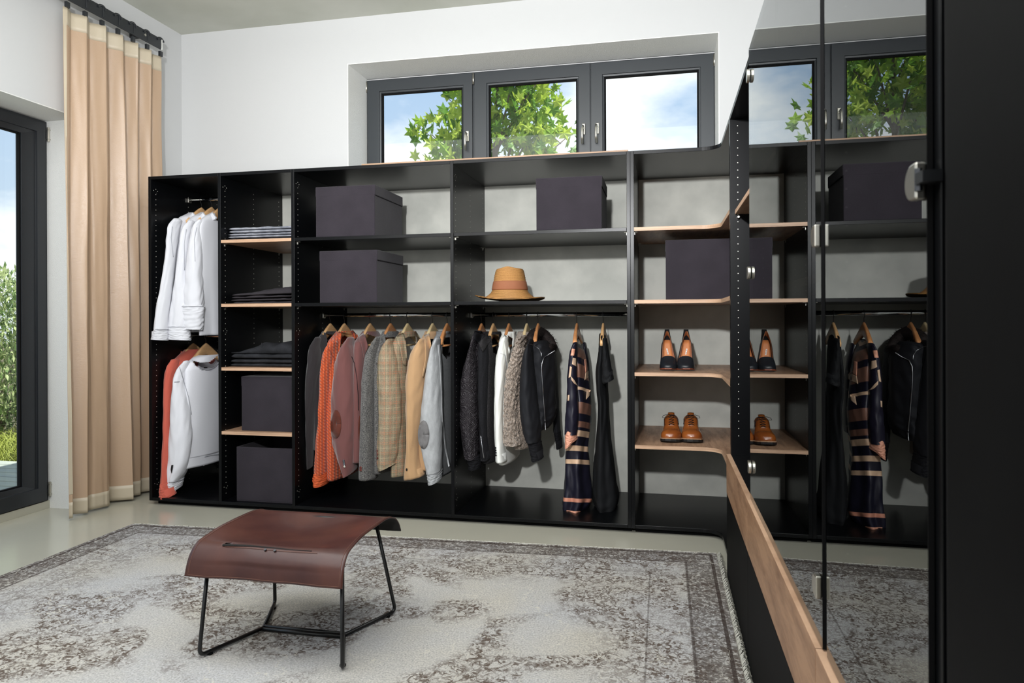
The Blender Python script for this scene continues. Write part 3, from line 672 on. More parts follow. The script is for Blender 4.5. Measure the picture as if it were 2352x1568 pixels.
# the side run: drawer bases with wooden bands, cupboards above them
XD0 = .2627; ZT = .5355; ZD = .367
def holes_y(Y, parent, xs=(.313,), z0=.62, ny=-1):
    bm = bmesh.new()
    for x_ in xs:
        for k in range(43):
            z = z0 + .032 * k
            c = [bm.verts.new((x_ + .0021 * math.cos(a), Y + ny * .0004, z + .0021 * math.sin(a))) for a in [q * PI / 3 for q in range(6)]]; bm.faces.new(c)
    obj('pin_holes', bm, M['pin'], parent, kind='stuff')
def side_unit(name, label, y0, y1, shelves, far, glassy):      # y1 > y0, carcass panels inside both ends
    u_ = thing(name, label, 'cabinet', (.62, (y0 + y1) / 2, 0))
    box('side_panel', BK, XF, XBK, y1 - T, y1, ZT - .001, HT, u_); box('side_panel', BK, XF, XBK, y0, y0 + T, ZT - .001, HT, u_)
    box('top_board', BK, XF, XBK, y0 + T, y1 - T, HT - T, HT, u_); box('base_board', BK, XF, XBK, y0 + T, y1 - T, ZT - T, ZT, u_)
    box('back_panel', BK, XBK, XBK + .01, y0, y1, 0, HT, u_)
    holes_y(y1 - T, u_, (.313, .62)); 
    for z in shelves:
        s_ = box('shelf', M['wood_d'], XF + .022, XBK - .01, y0 + T + .001, y1 - T - .001, z - T, z, u_); box('edge_band', M['wood_edge'], XF + .0205, XF + .022, y0 + T + .001, y1 - T - .001, z - T, z, s_)
    box('base_front', M['matt'], XD0 + .001, XD0 + .019, y0 + .0015, y1 - .0015, .001, ZD - .003, u_)
    dr = box('drawer', M['wood_front'], XD0, XD0 + .0185, y0 + .001, y1 - .001, ZD, ZT, u_)
    box('drawer_edge_band', M['wood_edge'], XD0 + .0002, XD0 + .0185, y0 + .001, y1 - .001, ZT, ZT + .0008, dr, bevel=0)
    return u_
s1 = side_unit('side_cabinet', 'open side bay above a wooden drawer band, next to the curved corner shelves', 2.4265, 3.2195, (1.6,), 0, 0)
for y_ in (2.5, 3.16):
    bm = bmesh.new(); tube(bm, [(.313, y_ + .038, 1.566), (.313, y_ + .012, 1.566)], .005, 8); obj('shelf_pin', bm, M['steel'], s1)
s2 = side_unit('side_cabinet', 'side cabinet with a pair of smoked glass doors above a long wooden drawer', 1.356, 2.4255, (1.6, 1.22), 0, 1)
s3 = side_unit('side_cabinet', 'side cabinet nearest the camera with a single smoked glass door', .8105, 1.355, (), 0, 1)
def glass_door(parent, y0, y1, x0, label=None):
    z0, z1 = ZT + .004, HT - .001
    bm = bmesh.new(); bx(bm, x0, x0 + .005, y0, y1, z0, z1); g = obj('glass_door', bm, M['smoked'], parent, label=label)
    bm = bmesh.new(); bx(bm, x0, x0 + .006, y0 - .0012, y0 - .0002, z0, z1)
    obj('glass_edge', bm, M['dark'], g); return g
def clamp(parent, y, z, flat, x0):        # D-shaped hinge plate; flat edge towards flat*y
    bm = bmesh.new(); pr = []
    for a in range(13):
        q = -PI / 2 + PI * a / 12; pr.append((y - flat * (.014 + .022 * math.cos(q)), z + .020 * math.sin(q)))
    pr += [(y, z + .020), (y, z - .020)]
    vs = []
    for X in (x0 - .011, x0 - .0005): vs.append([bm.verts.new((X, a, b_)) for a, b_ in pr])
    n = len(pr); bm.faces.new(vs[0]); bm.faces.new(vs[1][::-1])
    for i in range(n): bm.faces.new((vs[0][i], vs[0][(i + 1) % n], vs[1][(i + 1) % n], vs[1][i]))
    obj('hinge_plate', bm, M['steel'], parent, bevel=.0022, smooth=False)
gA = glass_door(s2, 1.8640, 2.4290, .2735); gB = glass_door(s2, 1.3470, 1.8625, .2732); gC = glass_door(s3, .8320, 1.3180, .2745)
for z in (1.915, 1.277, .648): clamp(gA, 2.412, z, 1, .2735); clamp(gB, 1.3470, z, -1, .2732); clamp(gC, .8320, z, -1, .2745)
for z in (1.915, 1.277, .648):
    bm = bmesh.new(); bx(bm, .262, .281, .805, .828, z - .006, z + .006); tube(bm, [(.266, .8295, z - .012), (.266, .8295, z + .012)], .004, 8); obj('hinge_arm', bm, M['zipdark'], s3)
tc = thing('tall_cabinet', 'matt black tall cabinet door close to the camera at the right edge', 'cabinet', (.6, .1, 0))
box('door_panel', M['matt'], .262, .281, -.55, .744, .012, HT, tc, bevel=.0018); box('carcass', M['dark'], .283, XBK, -.55, .806, 0, HT, tc)
box('worktop_filler', M['wood_front'], .90, .905, .80, .805, .1, .12, tc) if False else None

# ------------------------------------------------------------------ storage boxes
def storage_box(label, x0, x1, y0, y1, z0, h, lid=True, rot=0):
    g = 'charcoal fabric storage boxes on the shelves'
    t_ = thing('storage_box', label, 'box', ((x0 + x1) / 2, (y0 + y1) / 2, z0), g)
    hb = h - .055 if lid else h
    bm = bmesh.new()
    if lid: bx(bm, x0 + .002, x1 - .003, y0 + .0004, y1 - .003, z0, z0 + h - .004)
    else:
        q = .006; bx(bm, x0, x1, y0, y1, z0, z0 + q); bx(bm, x0, x1, y0, y0 + q, z0 + q, z0 + h); bx(bm, x0, x1, y1 - q, y1, z0 + q, z0 + h)
        bx(bm, x0, x0 + q, y0 + q, y1 - q, z0 + q, z0 + h); bx(bm, x1 - q, x1, y0 + q, y1 - q, z0 + q, z0 + h)
    o1 = obj('box_body', bm, M['box'], t_, bevel=.004)
    if lid:
        o2 = box('lid', M['box'], x0, x1, y0, y1, z0 + h - .058, z0 + h, t_, bevel=.004)
        bm = bmesh.new(); z = z0 + h - .0585
        bx(bm, x0 + .0005, x1 - .0005, y0 + .006, y1 - .002, z - .003, z); obj('seam', bm, M['seam'], t_)
    if rot:
        t_.rotation_euler.z = rot
    return t_
storage_box('charcoal fabric box with lid, on the top shelf above the dark wool cardigan', -1.988, -1.616, 3.785, 4.225, 1.610, .293)
storage_box('charcoal fabric box with lid, on the second shelf directly above the hanging jackets', -1.965, -1.604, 3.785, 4.20, 1.228, .302)
storage_box('charcoal fabric box with lid, on the top shelf above the straw hat', -.682, -.322, 3.785, 4.12, 1.610, .285)
storage_box('wide charcoal fabric box on the curved corner shelf above the black pumps', .006, .40, 3.80, 4.2, 1.228, .314)
storage_box('charcoal fabric box on the wooden shelf below the folded black jeans', -2.492, -2.137, 3.81, 4.2, .4655, .326)
storage_box('open charcoal fabric box without a lid on the bottom board of the narrow bay', -2.515, -2.140, 3.795, 4.2, ZF, .325, lid=False)

# ------------------------------------------------------------------ folded clothes
def folded(name, label, m, cat, group, x0, x1, y0, y1, z0, th, seed, layers=2, slump=0, grow=0):
    bm = bmesh.new(); nx, ny = 44, 26
    lay = th / layers
    for l_ in range(layers):
        rings = []
        for i in range(nx + 1):
            s = i / nx; x = x0 + (x1 - x0) * s; ring = []
            edge = min(1, math.sqrt(max(0, 1 - (1 - min(1, s / .06)) ** 2))) * min(1, math.sqrt(max(0, 1 - (1 - min(1, (1 - s) / .03)) ** 2)))
            edge = max(edge, .12)
            for k in range(ny):
                a = 2 * PI * k / ny; cy, sz = math.cos(a), math.sin(a)
                y = (y0 + y1) / 2 + (y1 - y0) / 2 * (abs(cy) ** .35) * (1 if cy > 0 else -1)
                nn = noise.noise(Vector((x * 9 + seed, y * 7, l_ * 3.1))) * .006 + noise.noise(Vector((x * 28, y * 20 + seed, l_))) * .0025
                zz_ = z0 + lay * (l_ + .5) + lay * .5 * edge * (abs(sz) ** .6) * (1 if sz > 0 else -1)
                if sz > 0 and l_ == layers - 1: zz_ += slump * math.sin(min(1, s * 1.2) * PI * .5) ** 2 * sz + nn
                zz_ += grow * s
                ring.append((x + noise.noise(Vector((y * 9, l_ * 5 + seed, 1))) * .008 * (1 - s), y + nn, zz_))
            rings.append(ring)
        loft(bm, rings, True, True, True)
    o = obj(name, bm, m, None, smooth=True); return tag(o, label, cat, group)
G1_ = 'folded trousers on the wooden shelves'
for k, (th, dx) in enumerate(((.016, 0), (.030, .004), (.036, .012))):
    z0 = SH[0] + (0, .017, .048)[k]
    folded('folded_jeans', ('thin dark grey folded trousers at the bottom of the top stack', 'washed pale grey folded jeans in the middle of the top stack', 'washed grey folded jeans lying on top of the top stack')[k],
           M['jeans_grey'] if k else M['jeans_char'], 'jeans', G1_, -2.602 + dx, -2.16, 3.84, 4.12, z0, th, 3.3 * k + 1, 2 if k else 1)
for k in range(4):
    folded('folded_trousers', ('lowest of the four folded charcoal trousers on the second shelf', 'second from the bottom of the folded charcoal trousers', 'third from the bottom of the folded charcoal trousers', 'uppermost rumpled charcoal trousers of the second shelf stack')[k],
           M['jeans_char'], 'trousers', G1_, -2.575 + (.012, 0, .004, 0)[k], -2.17, 3.84, 4.13, SH[1] + .0155 * k, .0145, 5.1 * k + 2, 1, slump=.030 if k == 3 else 0, grow=.004 * k)
for k in range(3):
    folded('folded_jeans', ('lowest folded black jeans on the third shelf', 'middle folded black jeans on the third shelf', 'upper folded black jeans under the crumpled pair')[k],
           M['jeans_black'], 'jeans', G1_, -2.585 + .004 * k, -2.165, 3.84, 4.13, SH[2] + (0, .021, .047)[k], (.020, .025, .032)[k], 7.7 * k + 4, 1)
# crumpled jeans with waistband on top of the black stack
cj = thing('folded_jeans', 'crumpled black jeans with the waistband up, on top of the black stack', 'jeans', (-2.4, 4.0, .927), G1_)
bm = bmesh.new(); rings = []
for i in range(31):
    s = i / 30; x = -2.585 + .42 * s
    prof = .004 + .058 * min(1, max(0, (s - .08) / .38)) - .016 * math.exp(-((s - .66) / .07) ** 2) + .008 * math.exp(-((s - .8) / .08) ** 2)
    ring = []
    for k in range(20):
        a = 2 * PI * k / 20; cy, sz = math.cos(a), math.sin(a)
        y = 3.985 + .135 * (abs(cy) ** .4) * (1 if cy > 0 else -1)
        z = .927 + (prof * max(0, sz) ** .5 if sz > 0 else 0) * (1 + .25 * noise.noise(Vector((x * 12, y * 12, 3)))) + .002
        ring.append((x, y, z))
    rings.append(ring)
loft(bm, rings, True, True, True); obj('legs', bm, M['jeans_black'], cj, smooth=True)
bm = bmesh.new(); tube(bm, [(-2.385, 3.862, .990), (-2.380, 3.858, .965), (-2.372, 3.858, .958)], .004, 6); obj('belt_loop', bm, M['jeans_black'], cj, smooth=True)

# ------------------------------------------------------------------ straw hat
ht = thing('straw_hat', 'golden straw hat with a tan ribbon band on the second shelf', 'hat', (-.867, 3.96, SH[1]), )
HX, HY, HZ = -.867, 3.96, SH[1]
def hatring(r, z, wav=0, ey=.92):
    return [(HX + r * math.cos(a) * (1 + 0 * wav), HY + r * ey * math.sin(a), HZ + z + wav * (.55 * math.cos(2 * a) + .45 * math.cos(a + 2.6) + .3)) for a in [2 * PI * k / 64 for k in range(64)]]
brim = [(.199, .012, .020), (.200, .016, .020), (.185, .010, .016), (.165, .010, .010), (.145, .020, .004), (.125, .036, .001), (.108, .052, 0), (.101, .066, 0)]
def finer(P, n):                           # resample a profile and raise every other ring: the plaited straw braid
    o = []
    for i in range(n + 1):
        x_ = i / n * (len(P) - 1); j = min(int(x_), len(P) - 2); q = x_ - j; p = [P[j][k] + (P[j + 1][k] - P[j][k]) * q for k in range(len(P[0]))]
        o.append(p)
    return o
bm = bmesh.new(); loft(bm, [hatring(r + (.0009 if i % 2 else -.0009), z + (.0009 if i % 2 else -.0009), w_) for i, (r, z, w_) in enumerate(finer(brim, 44))]); obj('brim', bm, M['straw'], ht, smooth=True, solid=.003)
bm = bmesh.new(); cr_ = [(.100, .064), (.098, .075), (.093, .115), (.087, .150), (.081, .176), (.074, .187), (.060, .190), (.045, .182), (.02, .176), (.004, .176)]; cr_ = [(r + (.0011 if i % 2 else -.0011), z) for i, (r, z) in enumerate(finer(cr_, 50))]
loft(bm, [[(HX + r * math.cos(a), HY + r * .95 * math.sin(a), HZ + z + (.010 * math.exp(-((math.cos(a)) / .5) ** 2) if r < .08 else 0)) for a in [2 * PI * k / 64 for k in range(64)]] for r, z in cr_], cap1=True)
obj('crown', bm, M['straw'], ht, smooth=True, solid=.002)
bm = bmesh.new(); loft(bm, [[(HX + r * math.cos(a), HY + r * .95 * math.sin(a), HZ + z) for a in [2 * PI * k / 64 for k in range(64)]] for r, z in ((.102, .068), (.1035, .074), (.0965, .112), (.0945, .118))])
obj('hat_band', bm, M['ribbon'], ht, smooth=True, solid=.0012)

# ------------------------------------------------------------------ hangers and garments
def hanger(X, rz, label, m, group, yaw=0, hw=.150, drop=.092, bar=True, z0=None):
    top = (rz - .050) if z0 is None else z0
    h = thing('coat_hanger', label, 'hanger', (X, 4.116, top - .13), group)
    bm = bmesh.new(); rings = []
    for i in range(33):
        s = -1 + 2 * i / 32; a = abs(s)
        y = s * hw; z = top - drop * (a ** 1.2) - .010 * a; hh = .052 * (1 - a) ** .8 + .026; tx = .007 + .005 * a
        x = .006 * a * a
        rings.append([(x + tx * cx, y, z - hh * .5 + hh * .5 * cz) for cx, cz in ((-1, -.8), (-1, .75), (-.6, 1), (.6, 1), (1, .75), (1, -.8), (.5, -1), (-.5, -1))])
    loft(bm, rings, True, True, True)
    if bar: pass
    Rz = Matrix.Rotation(yaw, 4, 'Z')
    def place(b):
        for v in b.verts: v.co = Rz @ v.co + Vector((X, 4.116, 0))
    place(bm); obj('hanger_arms', bm, m, h, smooth=True)
    bm = bmesh.new(); r = .0165
    pts = [(0, 0, top - .01), (0, 0, rz - .028), (0, -.010, rz - .019)] + arc((0, 0, rz + .0005), .0160, -PI * .72, -PI * .72 - PI * 1.22, 12)
    tube(bm, pts, .0017, 6); place(bm); obj('hook', bm, M['zipdark'], h, smooth=True)
    if bar:
        bm = bmesh.new(); tube(bm, [(.012, -hw * .8, top - .135), (.012, hw * .8, top - .135)], .006, 8); 
        for s in (-.8, .8): tube(bm, [(.012, s * hw, top - .14), (.012, s * hw, top - .085)], .004, 6)
        place(bm); obj('trouser_bar', bm, m, h, smooth=True)
    return h
def pxtube(st, Y, ry, n=48, rings=48, fold=.05, k=3, ph=0., lip=True, captop=True, wr=.09, rough=0):
    # st: (uL, uR, v[, vR]) rows read off the photo; Y centre depth (number or top/bottom pair); ry half depth
    P = []
    for i, s in enumerate(st):
        f = i / (len(st) - 1); y = Y if not isinstance(Y, tuple) else Y[0] + (Y[1] - Y[0]) * f
        uL, uR, vL = s[:3]; vR = s[3] if len(s) > 3 else vL
        a, b_ = at(uL, vL, y), at(uR, vR, y)
        c = (a + b_) / 2; D = -c.x * sa + c.y * ca
        w_ = abs(uR - uL) / 2 / FPX * D; sl = (b_.z - a.z) / max(1e-4, 2 * w_)
        P.append((c, w_, sl, y))
    def cat(f):
        x = f * (len(P) - 1); i = min(int(x), len(P) - 2); q = x - i
        g = lambda j: P[max(0, min(len(P) - 1, j))]
        def cr3(a, b_, c, d): return .5 * ((2 * b_) + (c - a) * q + (2 * a - 5 * b_ + 4 * c - d) * q * q + (3 * b_ - a - 3 * c + d) * q ** 3)
        A, B, C, D_ = g(i - 1), g(i), g(i + 1), g(i + 2)
        return Vector([cr3(A[0][j], B[0][j], C[0][j], D_[0][j]) for j in range(3)]), cr3(A[1], B[1], C[1], D_[1]), cr3(A[2], B[2], C[2], D_[2])
    R_ = []
    for i in range(rings + 1):
        f = i / rings; c, w_, sl = cat(f)
        d = Vector((c.x, c.y)).normalized(); st_, ct_ = abs(d.x), d.y
        ryy = min(ry, w_ * .85 / max(st_, .02)) if ry else w_
        rx = math.sqrt(max(1e-6, w_ * w_ - (ryy * st_) ** 2)) / ct_
        ring = []
        for q in range(n):
            a = 2 * PI * q / n
            am = 1 + fold * math.sin(k * a + ph + 2.4 * f) * min(1, f * 4) * (.5 + .5 * f) + .03 * noise.noise(Vector((math.cos(a) * 1.6 + ph, math.sin(a) * 1.6, f * 6))) + wr * noise.noise(Vector((math.cos(a) * 2.2 + ph * 3, math.sin(a) * 2.2, f * 13 + 2 * math.sin(a))))
            if rough: am += rough / max(w_, .02) * (abs(noise.noise(Vector((math.cos(a) * w_ * 75, math.sin(a) * w_ * 75, c.z * 48 + ph)))) - .2)
            dx, dy = rx * math.cos(a) * am, ryy * math.sin(a) * am
            ring.append(Vector((c.x + dx, c.y + dy, c.z + sl * (dx * d.y - dy * d.x))))
        R_.append(ring)
    bm = bmesh.new()
    if captop:
        c = sum(R_[0], Vector()) / n; r0_ = [[c + (p - c) * q + Vector((0, 0, dz)) for p in R_[0]] for q, dz in ((.25, .012), (.65, .010), (.9, .005))]
        R_ = r0_ + R_
    if lip:
        c = sum(R_[-1], Vector()) / n; last = R_[-1]
        R_ = R_ + [[c + (p - c) * .94 + Vector((0, 0, .001)) for p in last], [c + (p - c) * .9 + Vector((0, 0, .05)) for p in last]]
    loft(bm, R_, True, captop, lip)
    return bm
def bodytube(X, rows, n=72, rings=90, fold=.04, k=5, ph=0., scale=1., yaw=0, cy=4.116):
    # rows: (z, ry, rx, dx, dy) from the neck down
    R_ = []
    def lerp(f):
        z = rows[0][0] + (rows[-1][0] - rows[0][0]) * f
        for a, b_ in zip(rows[:-1], rows[1:]):
            if z <= a[0] + 1e-6 and z >= b_[0] - 1e-6:
                q = (a[0] - z) / (a[0] - b_[0]); q = q * q * (3 - 2 * q) if False else q
                return z, [a[j] + (b_[j] - a[j]) * q for j in range(1, len(a))]
        return z, list(rows[-1][1:])
    for i in range(rings + 1):
        f = (i / rings) ** 1.5; z, v = lerp(f); v += [0] * (4 - len(v)); ry, rx, dx, dy = v[:4]
        ring = []
        for q in range(n):
            a = 2 * PI * q / n; c_, s_ = math.cos(a), math.sin(a)
            am = 1 + fold * math.sin(k * a + ph) * f * (1 + .3 * math.sin(5 * z + ph)) + .05 * noise.noise(Vector((c_ * 1.5 + ph, s_ * 1.5, z * 4)))
            px_ = rx * scale * (abs(c_) ** .8) * (1 if c_ > 0 else -1) * am; py_ = ry * scale * s_ * am
            x2 = px_ * math.cos(yaw) - py_ * math.sin(yaw); y2 = px_ * math.sin(yaw) + py_ * math.cos(yaw)
            ring.append(Vector((X + dx + x2, cy + dy + y2, z)))
        R_.append(ring)
    return R_
def inpoly(u, v, poly):
    ins = False; n = len(poly)
    for i in range(n):
        (x1, y1), (x2, y2) = poly[i], poly[(i + 1) % n]
        if (y1 > v) != (y2 > v) and u < (x2 - x1) * (v - y1) / (y2 - y1) + x1: ins = not ins
    return ins
def make_body(X, rows, m, lining, parent, neck=None, name='body', open_top=True, **k):
    R_ = bodytube(X, rows, **k); bm = bmesh.new(); c = sum(R_[-1], Vector()) / len(R_[-1])
    R2 = R_ + [[c + (p - c) * .95 for p in R_[-1]], [c + (p - c) * .9 + Vector((0, 0, .06)) for p in R_[-1]]]
    loft(bm, R2)
    if neck:
        cen = Vector((X, 4.116, 0))
        kill = []
        for f in bm.faces:
            p = f.calc_center_median(); u, v = proj(p); vd = Vector((p.x, p.y))
            if inpoly(u, v, neck) and (Vector((p.x - X, p.y - 4.116)).dot(vd) < .2 * vd.length * .05): kill.append(f)
        bmesh.ops.delete(bm, geom=kill, context='FACES')
        R3 = bodytube(X, rows, scale=.955, **k); bl = bmesh.new(); loft(bl, R3[:60])
        kill = [f for f in bl.faces if inpoly(*proj(f.calc_center_median()), neck) and Vector((f.calc_center_median().x - X, f.calc_center_median().y - 4.116)).dot(Vector((f.calc_center_median().x, f.calc_center_median().y))) < 0]
        bmesh.ops.delete(bl, geom=kill, context='FACES')
        obj('lining', bl, lining, parent, smooth=True, recalc=False)
    return bm
class G:                                        # one garment: collects its surfaces so details can be laid on them
    def __init__(s, name, label, cat, X, z, group):
        s.t = thing(name, label, cat, (X, 4.116, z), group); s.b = []
    def add(s, name, bm, m, label=None, cast=True, **k):
        if cast:
            bm.verts.ensure_lookup_table(); s.b.append(BVHTree.FromBMesh(bm))
        return obj(name, bm, m, s.t, smooth=True, label=label, **k)
    def hit(s, u, v):
        d = ray(u, v).normalized(); best = None
        for b_ in s.b:
            h = b_.ray_cast(Vector((0, 0, EYE)), d)
            if h[0] is not None and (best is None or h[3] < best): best = h[3]
        return best
    def grid(s, pts, name, m, off=.003, th=.0015, label=None):    # pts: rows of (u, v)
        D = [[s.hit(*p) for p in row] for row in pts]; fl = [d for r in D for d in r if d]
        if not fl: return None
        mean = sorted(fl)[len(fl) // 2]; bm = bmesh.new(); V = []
        for row, dr in zip(pts, D):
            vr = []
            for p, d in zip(row, dr):
                d = d if d and abs(d - mean) < .16 else mean
                vr.append(bm.verts.new(Vector((0, 0, EYE)) + ray(*p).normalized() * (d - off)))
            V.append(vr)
        for j, (a, b_) in enumerate(zip(V[:-1], V[1:])):
            for i in range(len(a) - 1):
                if D[j][i] or D[j][i + 1] or D[j + 1][i] or D[j + 1][i + 1]: bm.faces.new((a[i], a[i + 1], b_[i + 1], b_[i]))
        bmesh.ops.delete(bm, geom=[v for v in bm.verts if not v.link_faces], context='VERTS')
        return obj(name, bm, m, s.t, smooth=True, solid=th, label=label, recalc=False)
    def strip(s, left, right, name, m, nseg=14, nx=5, **k):       # band between two pixel polylines
        def rs(pl, n):
            L_ = [0]
            for a, b_ in zip(pl[:-1], pl[1:]): L_.append(L_[-1] + math.hypot(b_[0] - a[0], b_[1] - a[1]))
            o = []
            for i in range(n + 1):
                t_ = L_[-1] * i / n
                for j in range(len(pl) - 1):
                    if t_ <= L_[j + 1] + 1e-9:
                        q = (t_ - L_[j]) / max(1e-9, L_[j + 1] - L_[j]); o.append((pl[j][0] + (pl[j + 1][0] - pl[j][0]) * q, pl[j][1] + (pl[j + 1][1] - pl[j][1]) * q)); break
            return o
        A, B = rs(left, nseg), rs(right, nseg)
        return s.grid([[(a[0] + (b_[0] - a[0]) * i / nx, a[1] + (b_[1] - a[1]) * i / nx) for i in range(nx + 1)] for a, b_ in zip(A, B)], name, m, **k)
    def line(s, pl, wd, name, m, **k):
        return s.strip([(a - wd / 2, b_) for a, b_ in pl], [(a + wd / 2, b_) for a, b_ in pl], name, m, nx=2, **k)
    def flap(s, pts, Y, name, m, th=.012, bow=.006, **k):          # a standing piece of cloth cut to shape (collar leaf)
        P_ = [at(u, v, Y) for u, v in pts]; c = sum(P_, Vector()) / len(P_); bm = bmesh.new()
        F_ = [bm.verts.new(p) for p in P_]; B_ = [bm.verts.new(p + Vector((.002, th, 0))) for p in P_]; cf, cb = bm.verts.new(c + Vector((0, -bow, 0))), bm.verts.new(c + Vector((0, th, 0)))
        n = len(P_)
        for i in range(n):
            j = (i + 1) % n; bm.faces.new((F_[i], F_[j], cf)); bm.faces.new((B_[j], B_[i], cb)); bm.faces.new((F_[i], B_[i], B_[j], F_[j]))
        return obj(name, bm, m, s.t, bevel=.0015, **k)
    def oval(s, c, rx, ry, name, m, n=20, **k):
        return s.grid([[(c[0] + rx * r * math.cos(2 * PI * i / n), c[1] + ry * r * math.sin(2 * PI * i / n)) for i in range(n + 1)] for r in (.02, .35, .7, 1)], name, m, **k)
def rows3(zr, hem, wide=.22, deep=.05, neck=.055, dx=0):      # standard torso under a hanger on a rail at height zr
    return [(zr - .100, neck + .015, .042, dx), (zr - .118, .105, deep * .9, dx), (zr - .142, .155, deep, dx), (zr - .165, .195, deep, dx), (zr - .205, wide * .97, deep, dx), (zr - .30, wide, deep, dx), (hem, wide * 1.02, deep * 1.05, dx)]

GJ = 'jackets and knitwear on the left hanging rail'; GC = 'coats and dresses on the right hanging rail'; GS = 'white shirts on the upper rail'; GW = 'sweatshirts on the lower rail'
HG = 'wooden hangers on the wardrobe rails'
def c3(x, y): return (670 + x / 3.136, 700 + y / 3.136)       # readings from enlarged views of the photo
def c4(x, y): return (1030 + x / 3.016, 700 + y / 3.016)
def PL(f, *a): return [f(x, y) for x, y in a]
R3, R4, R1, R2_ = 1.158, 1.156, 1.923, 1.030
HX_ = lambda u, v=745: at(u, v, 4.116).x

# --- left rail
x = HX_(758.6); g = G('wool_cardigan', 'charcoal wool cardigan with a pink neck label, first from the left in the jacket row', 'cardigan', x, .2, GJ)
g.add('body', make_body(x, rows3(R3, .34, .20, .04), M['charcoal'], M['charcoal'], g.t, neck=PL(c3, (245, 205), (290, 215), (330, 190), (300, 330), (262, 290)), ph=1), M['charcoal'])
g.add('sleeve', pxtube([(722, 738, 778), (711, 740, 797), (707, 740, 830), (703, 736, 875), (702, 732, 930), (702.5, 725, 1000), (704, 721, 1050), (705, 719, 1076, 1073)], 3.93, .07, ph=1), M['charcoal'])
g.strip(PL(c3, (228, 195), (236, 240), (258, 330)), PL(c3, (250, 205), (262, 250), (280, 340)), 'lapel', M['charcoal'], off=.008)
g.grid([[c3(258 + q * 8, 248 + r * 7) for q in range(4)] for r in range(4)], 'neck_label', M['pink'], off=.02)
hanger(x, R3, 'beech hanger holding the charcoal wool cardigan', M['hanger'], HG)

x = HX_(791); g = G('cable_cardigan', 'bright orange cable knit cardigan with a wide shawl collar', 'cardigan', x, .15, GJ)
g.add('body', make_body(x, rows3(R3, .165, .215, .05), M['orange'], M['orange'], g.t, neck=PL(c3, (350, 200), (430, 190), (470, 230), (420, 330), (350, 430)), ph=2), M['orange'])
g.add('sleeve', pxtube([(757, 778, 785), (744, 776, 806), (738, 772, 835), (735, 768, 870), (731, 763, 955), (725, 760, 1019), (721.5, 758, 1085)], 3.93, .08, ph=2, lip=False), M['orange'])
g.add('cuff', pxtube([(720.5, 758, 1084), (719.5, 757.5, 1098), (721, 756, 1112)], 3.93, .08, fold=.02), M['rib_orange'])
g.add('sleeve', pxtube([(762, 776, 960), (758, 777, 1030), (757, 777, 1072)], 4.05, .06, ph=.4, lip=False), M['orange'])
g.add('cuff', pxtube([(757, 777, 1070), (757, 777.5, 1085), (758, 776, 1100, 1092)], 4.05, .06, fold=.02), M['rib_orange'])
g.strip(PL(c3, (345, 188), (318, 215), (272, 275), (262, 300)), PL(c3, (358, 215), (352, 270), (345, 350), (330, 420)), 'shawl_collar', M['orange'], off=.014, th=.008, nx=7)
g.strip(PL(c3, (412, 178), (430, 210), (436, 250)), PL(c3, (440, 180), (468, 210), (482, 236)), 'shawl_collar', M['orange'], off=.012, th=.008)
g.grid([[c3(357 + q * 7, 284 + r * 16) for q in range(5)] for r in range(4)], 'neck_label', M['white'], off=.012)
hanger(x, R3, 'beech hanger inside the orange cable knit cardigan', M['hanger'], HG)

x = HX_(850); g = G('corduroy_blazer', 'dusky maroon corduroy blazer with brown suede elbow patches', 'blazer', x, .15, GJ)
g.add('body', make_body(x, rows3(R3, .28, .215, .05), M['maroon'], M['cream'], g.t, neck=PL(c3, (532, 205), (610, 230), (600, 290), (560, 360), (525, 330)), ph=3), M['maroon'])
g.add('sleeve', pxtube([(796, 814, 778), (783, 817, 797), (773, 819, 822), (768, 820, 850), (763.5, 822, 900), (761, 822.5, 942), (762, 822.5, 985), (765, 822, 1015), (773, 821.5, 1045), (783, 821, 1075), (788.5, 820.5, 1090, 1079)], 3.93, .08, ph=3, fold=.03), M['maroon'])
g.add('sleeve', pxtube([(822, 832, 880), (821, 832, 960), (820, 830, 1010), (818, 828, 1060)], 4.10, .05, ph=1, fold=.03), M['maroon'])
g.strip(PL(c3, (488, 222), (486, 262), (498, 275), (512, 330), (520, 380)), PL(c3, (518, 202), (540, 262), (552, 300), (530, 350), (524, 384)), 'lapel', M['maroon'], off=.012, th=.003)
g.line(PL(c3, (432, 372), (452, 420), (468, 520), (478, 640), (480, 760)), 1.0, 'armhole_seam', M['seam'], off=.004)
g.oval(c3(318, 858), 12.5, 33, 'elbow_patch', M['suede_brown'], off=.004, label='brown suede elbow patch')
g.oval(c3(492, 890), 4.5, 31, 'elbow_patch', M['suede_brown'], off=.004, label='brown suede elbow patch')
for q in range(4): g.oval(c3(374 + q * 2, 1122 + q * 14), 2.6, 2.6, 'cuff_button', M['zipdark'] if q < 3 else M['steel'], n=10, off=.007, th=.003)
hanger(x, R3, 'beech hanger inside the maroon corduroy blazer', M['hanger'], HG)

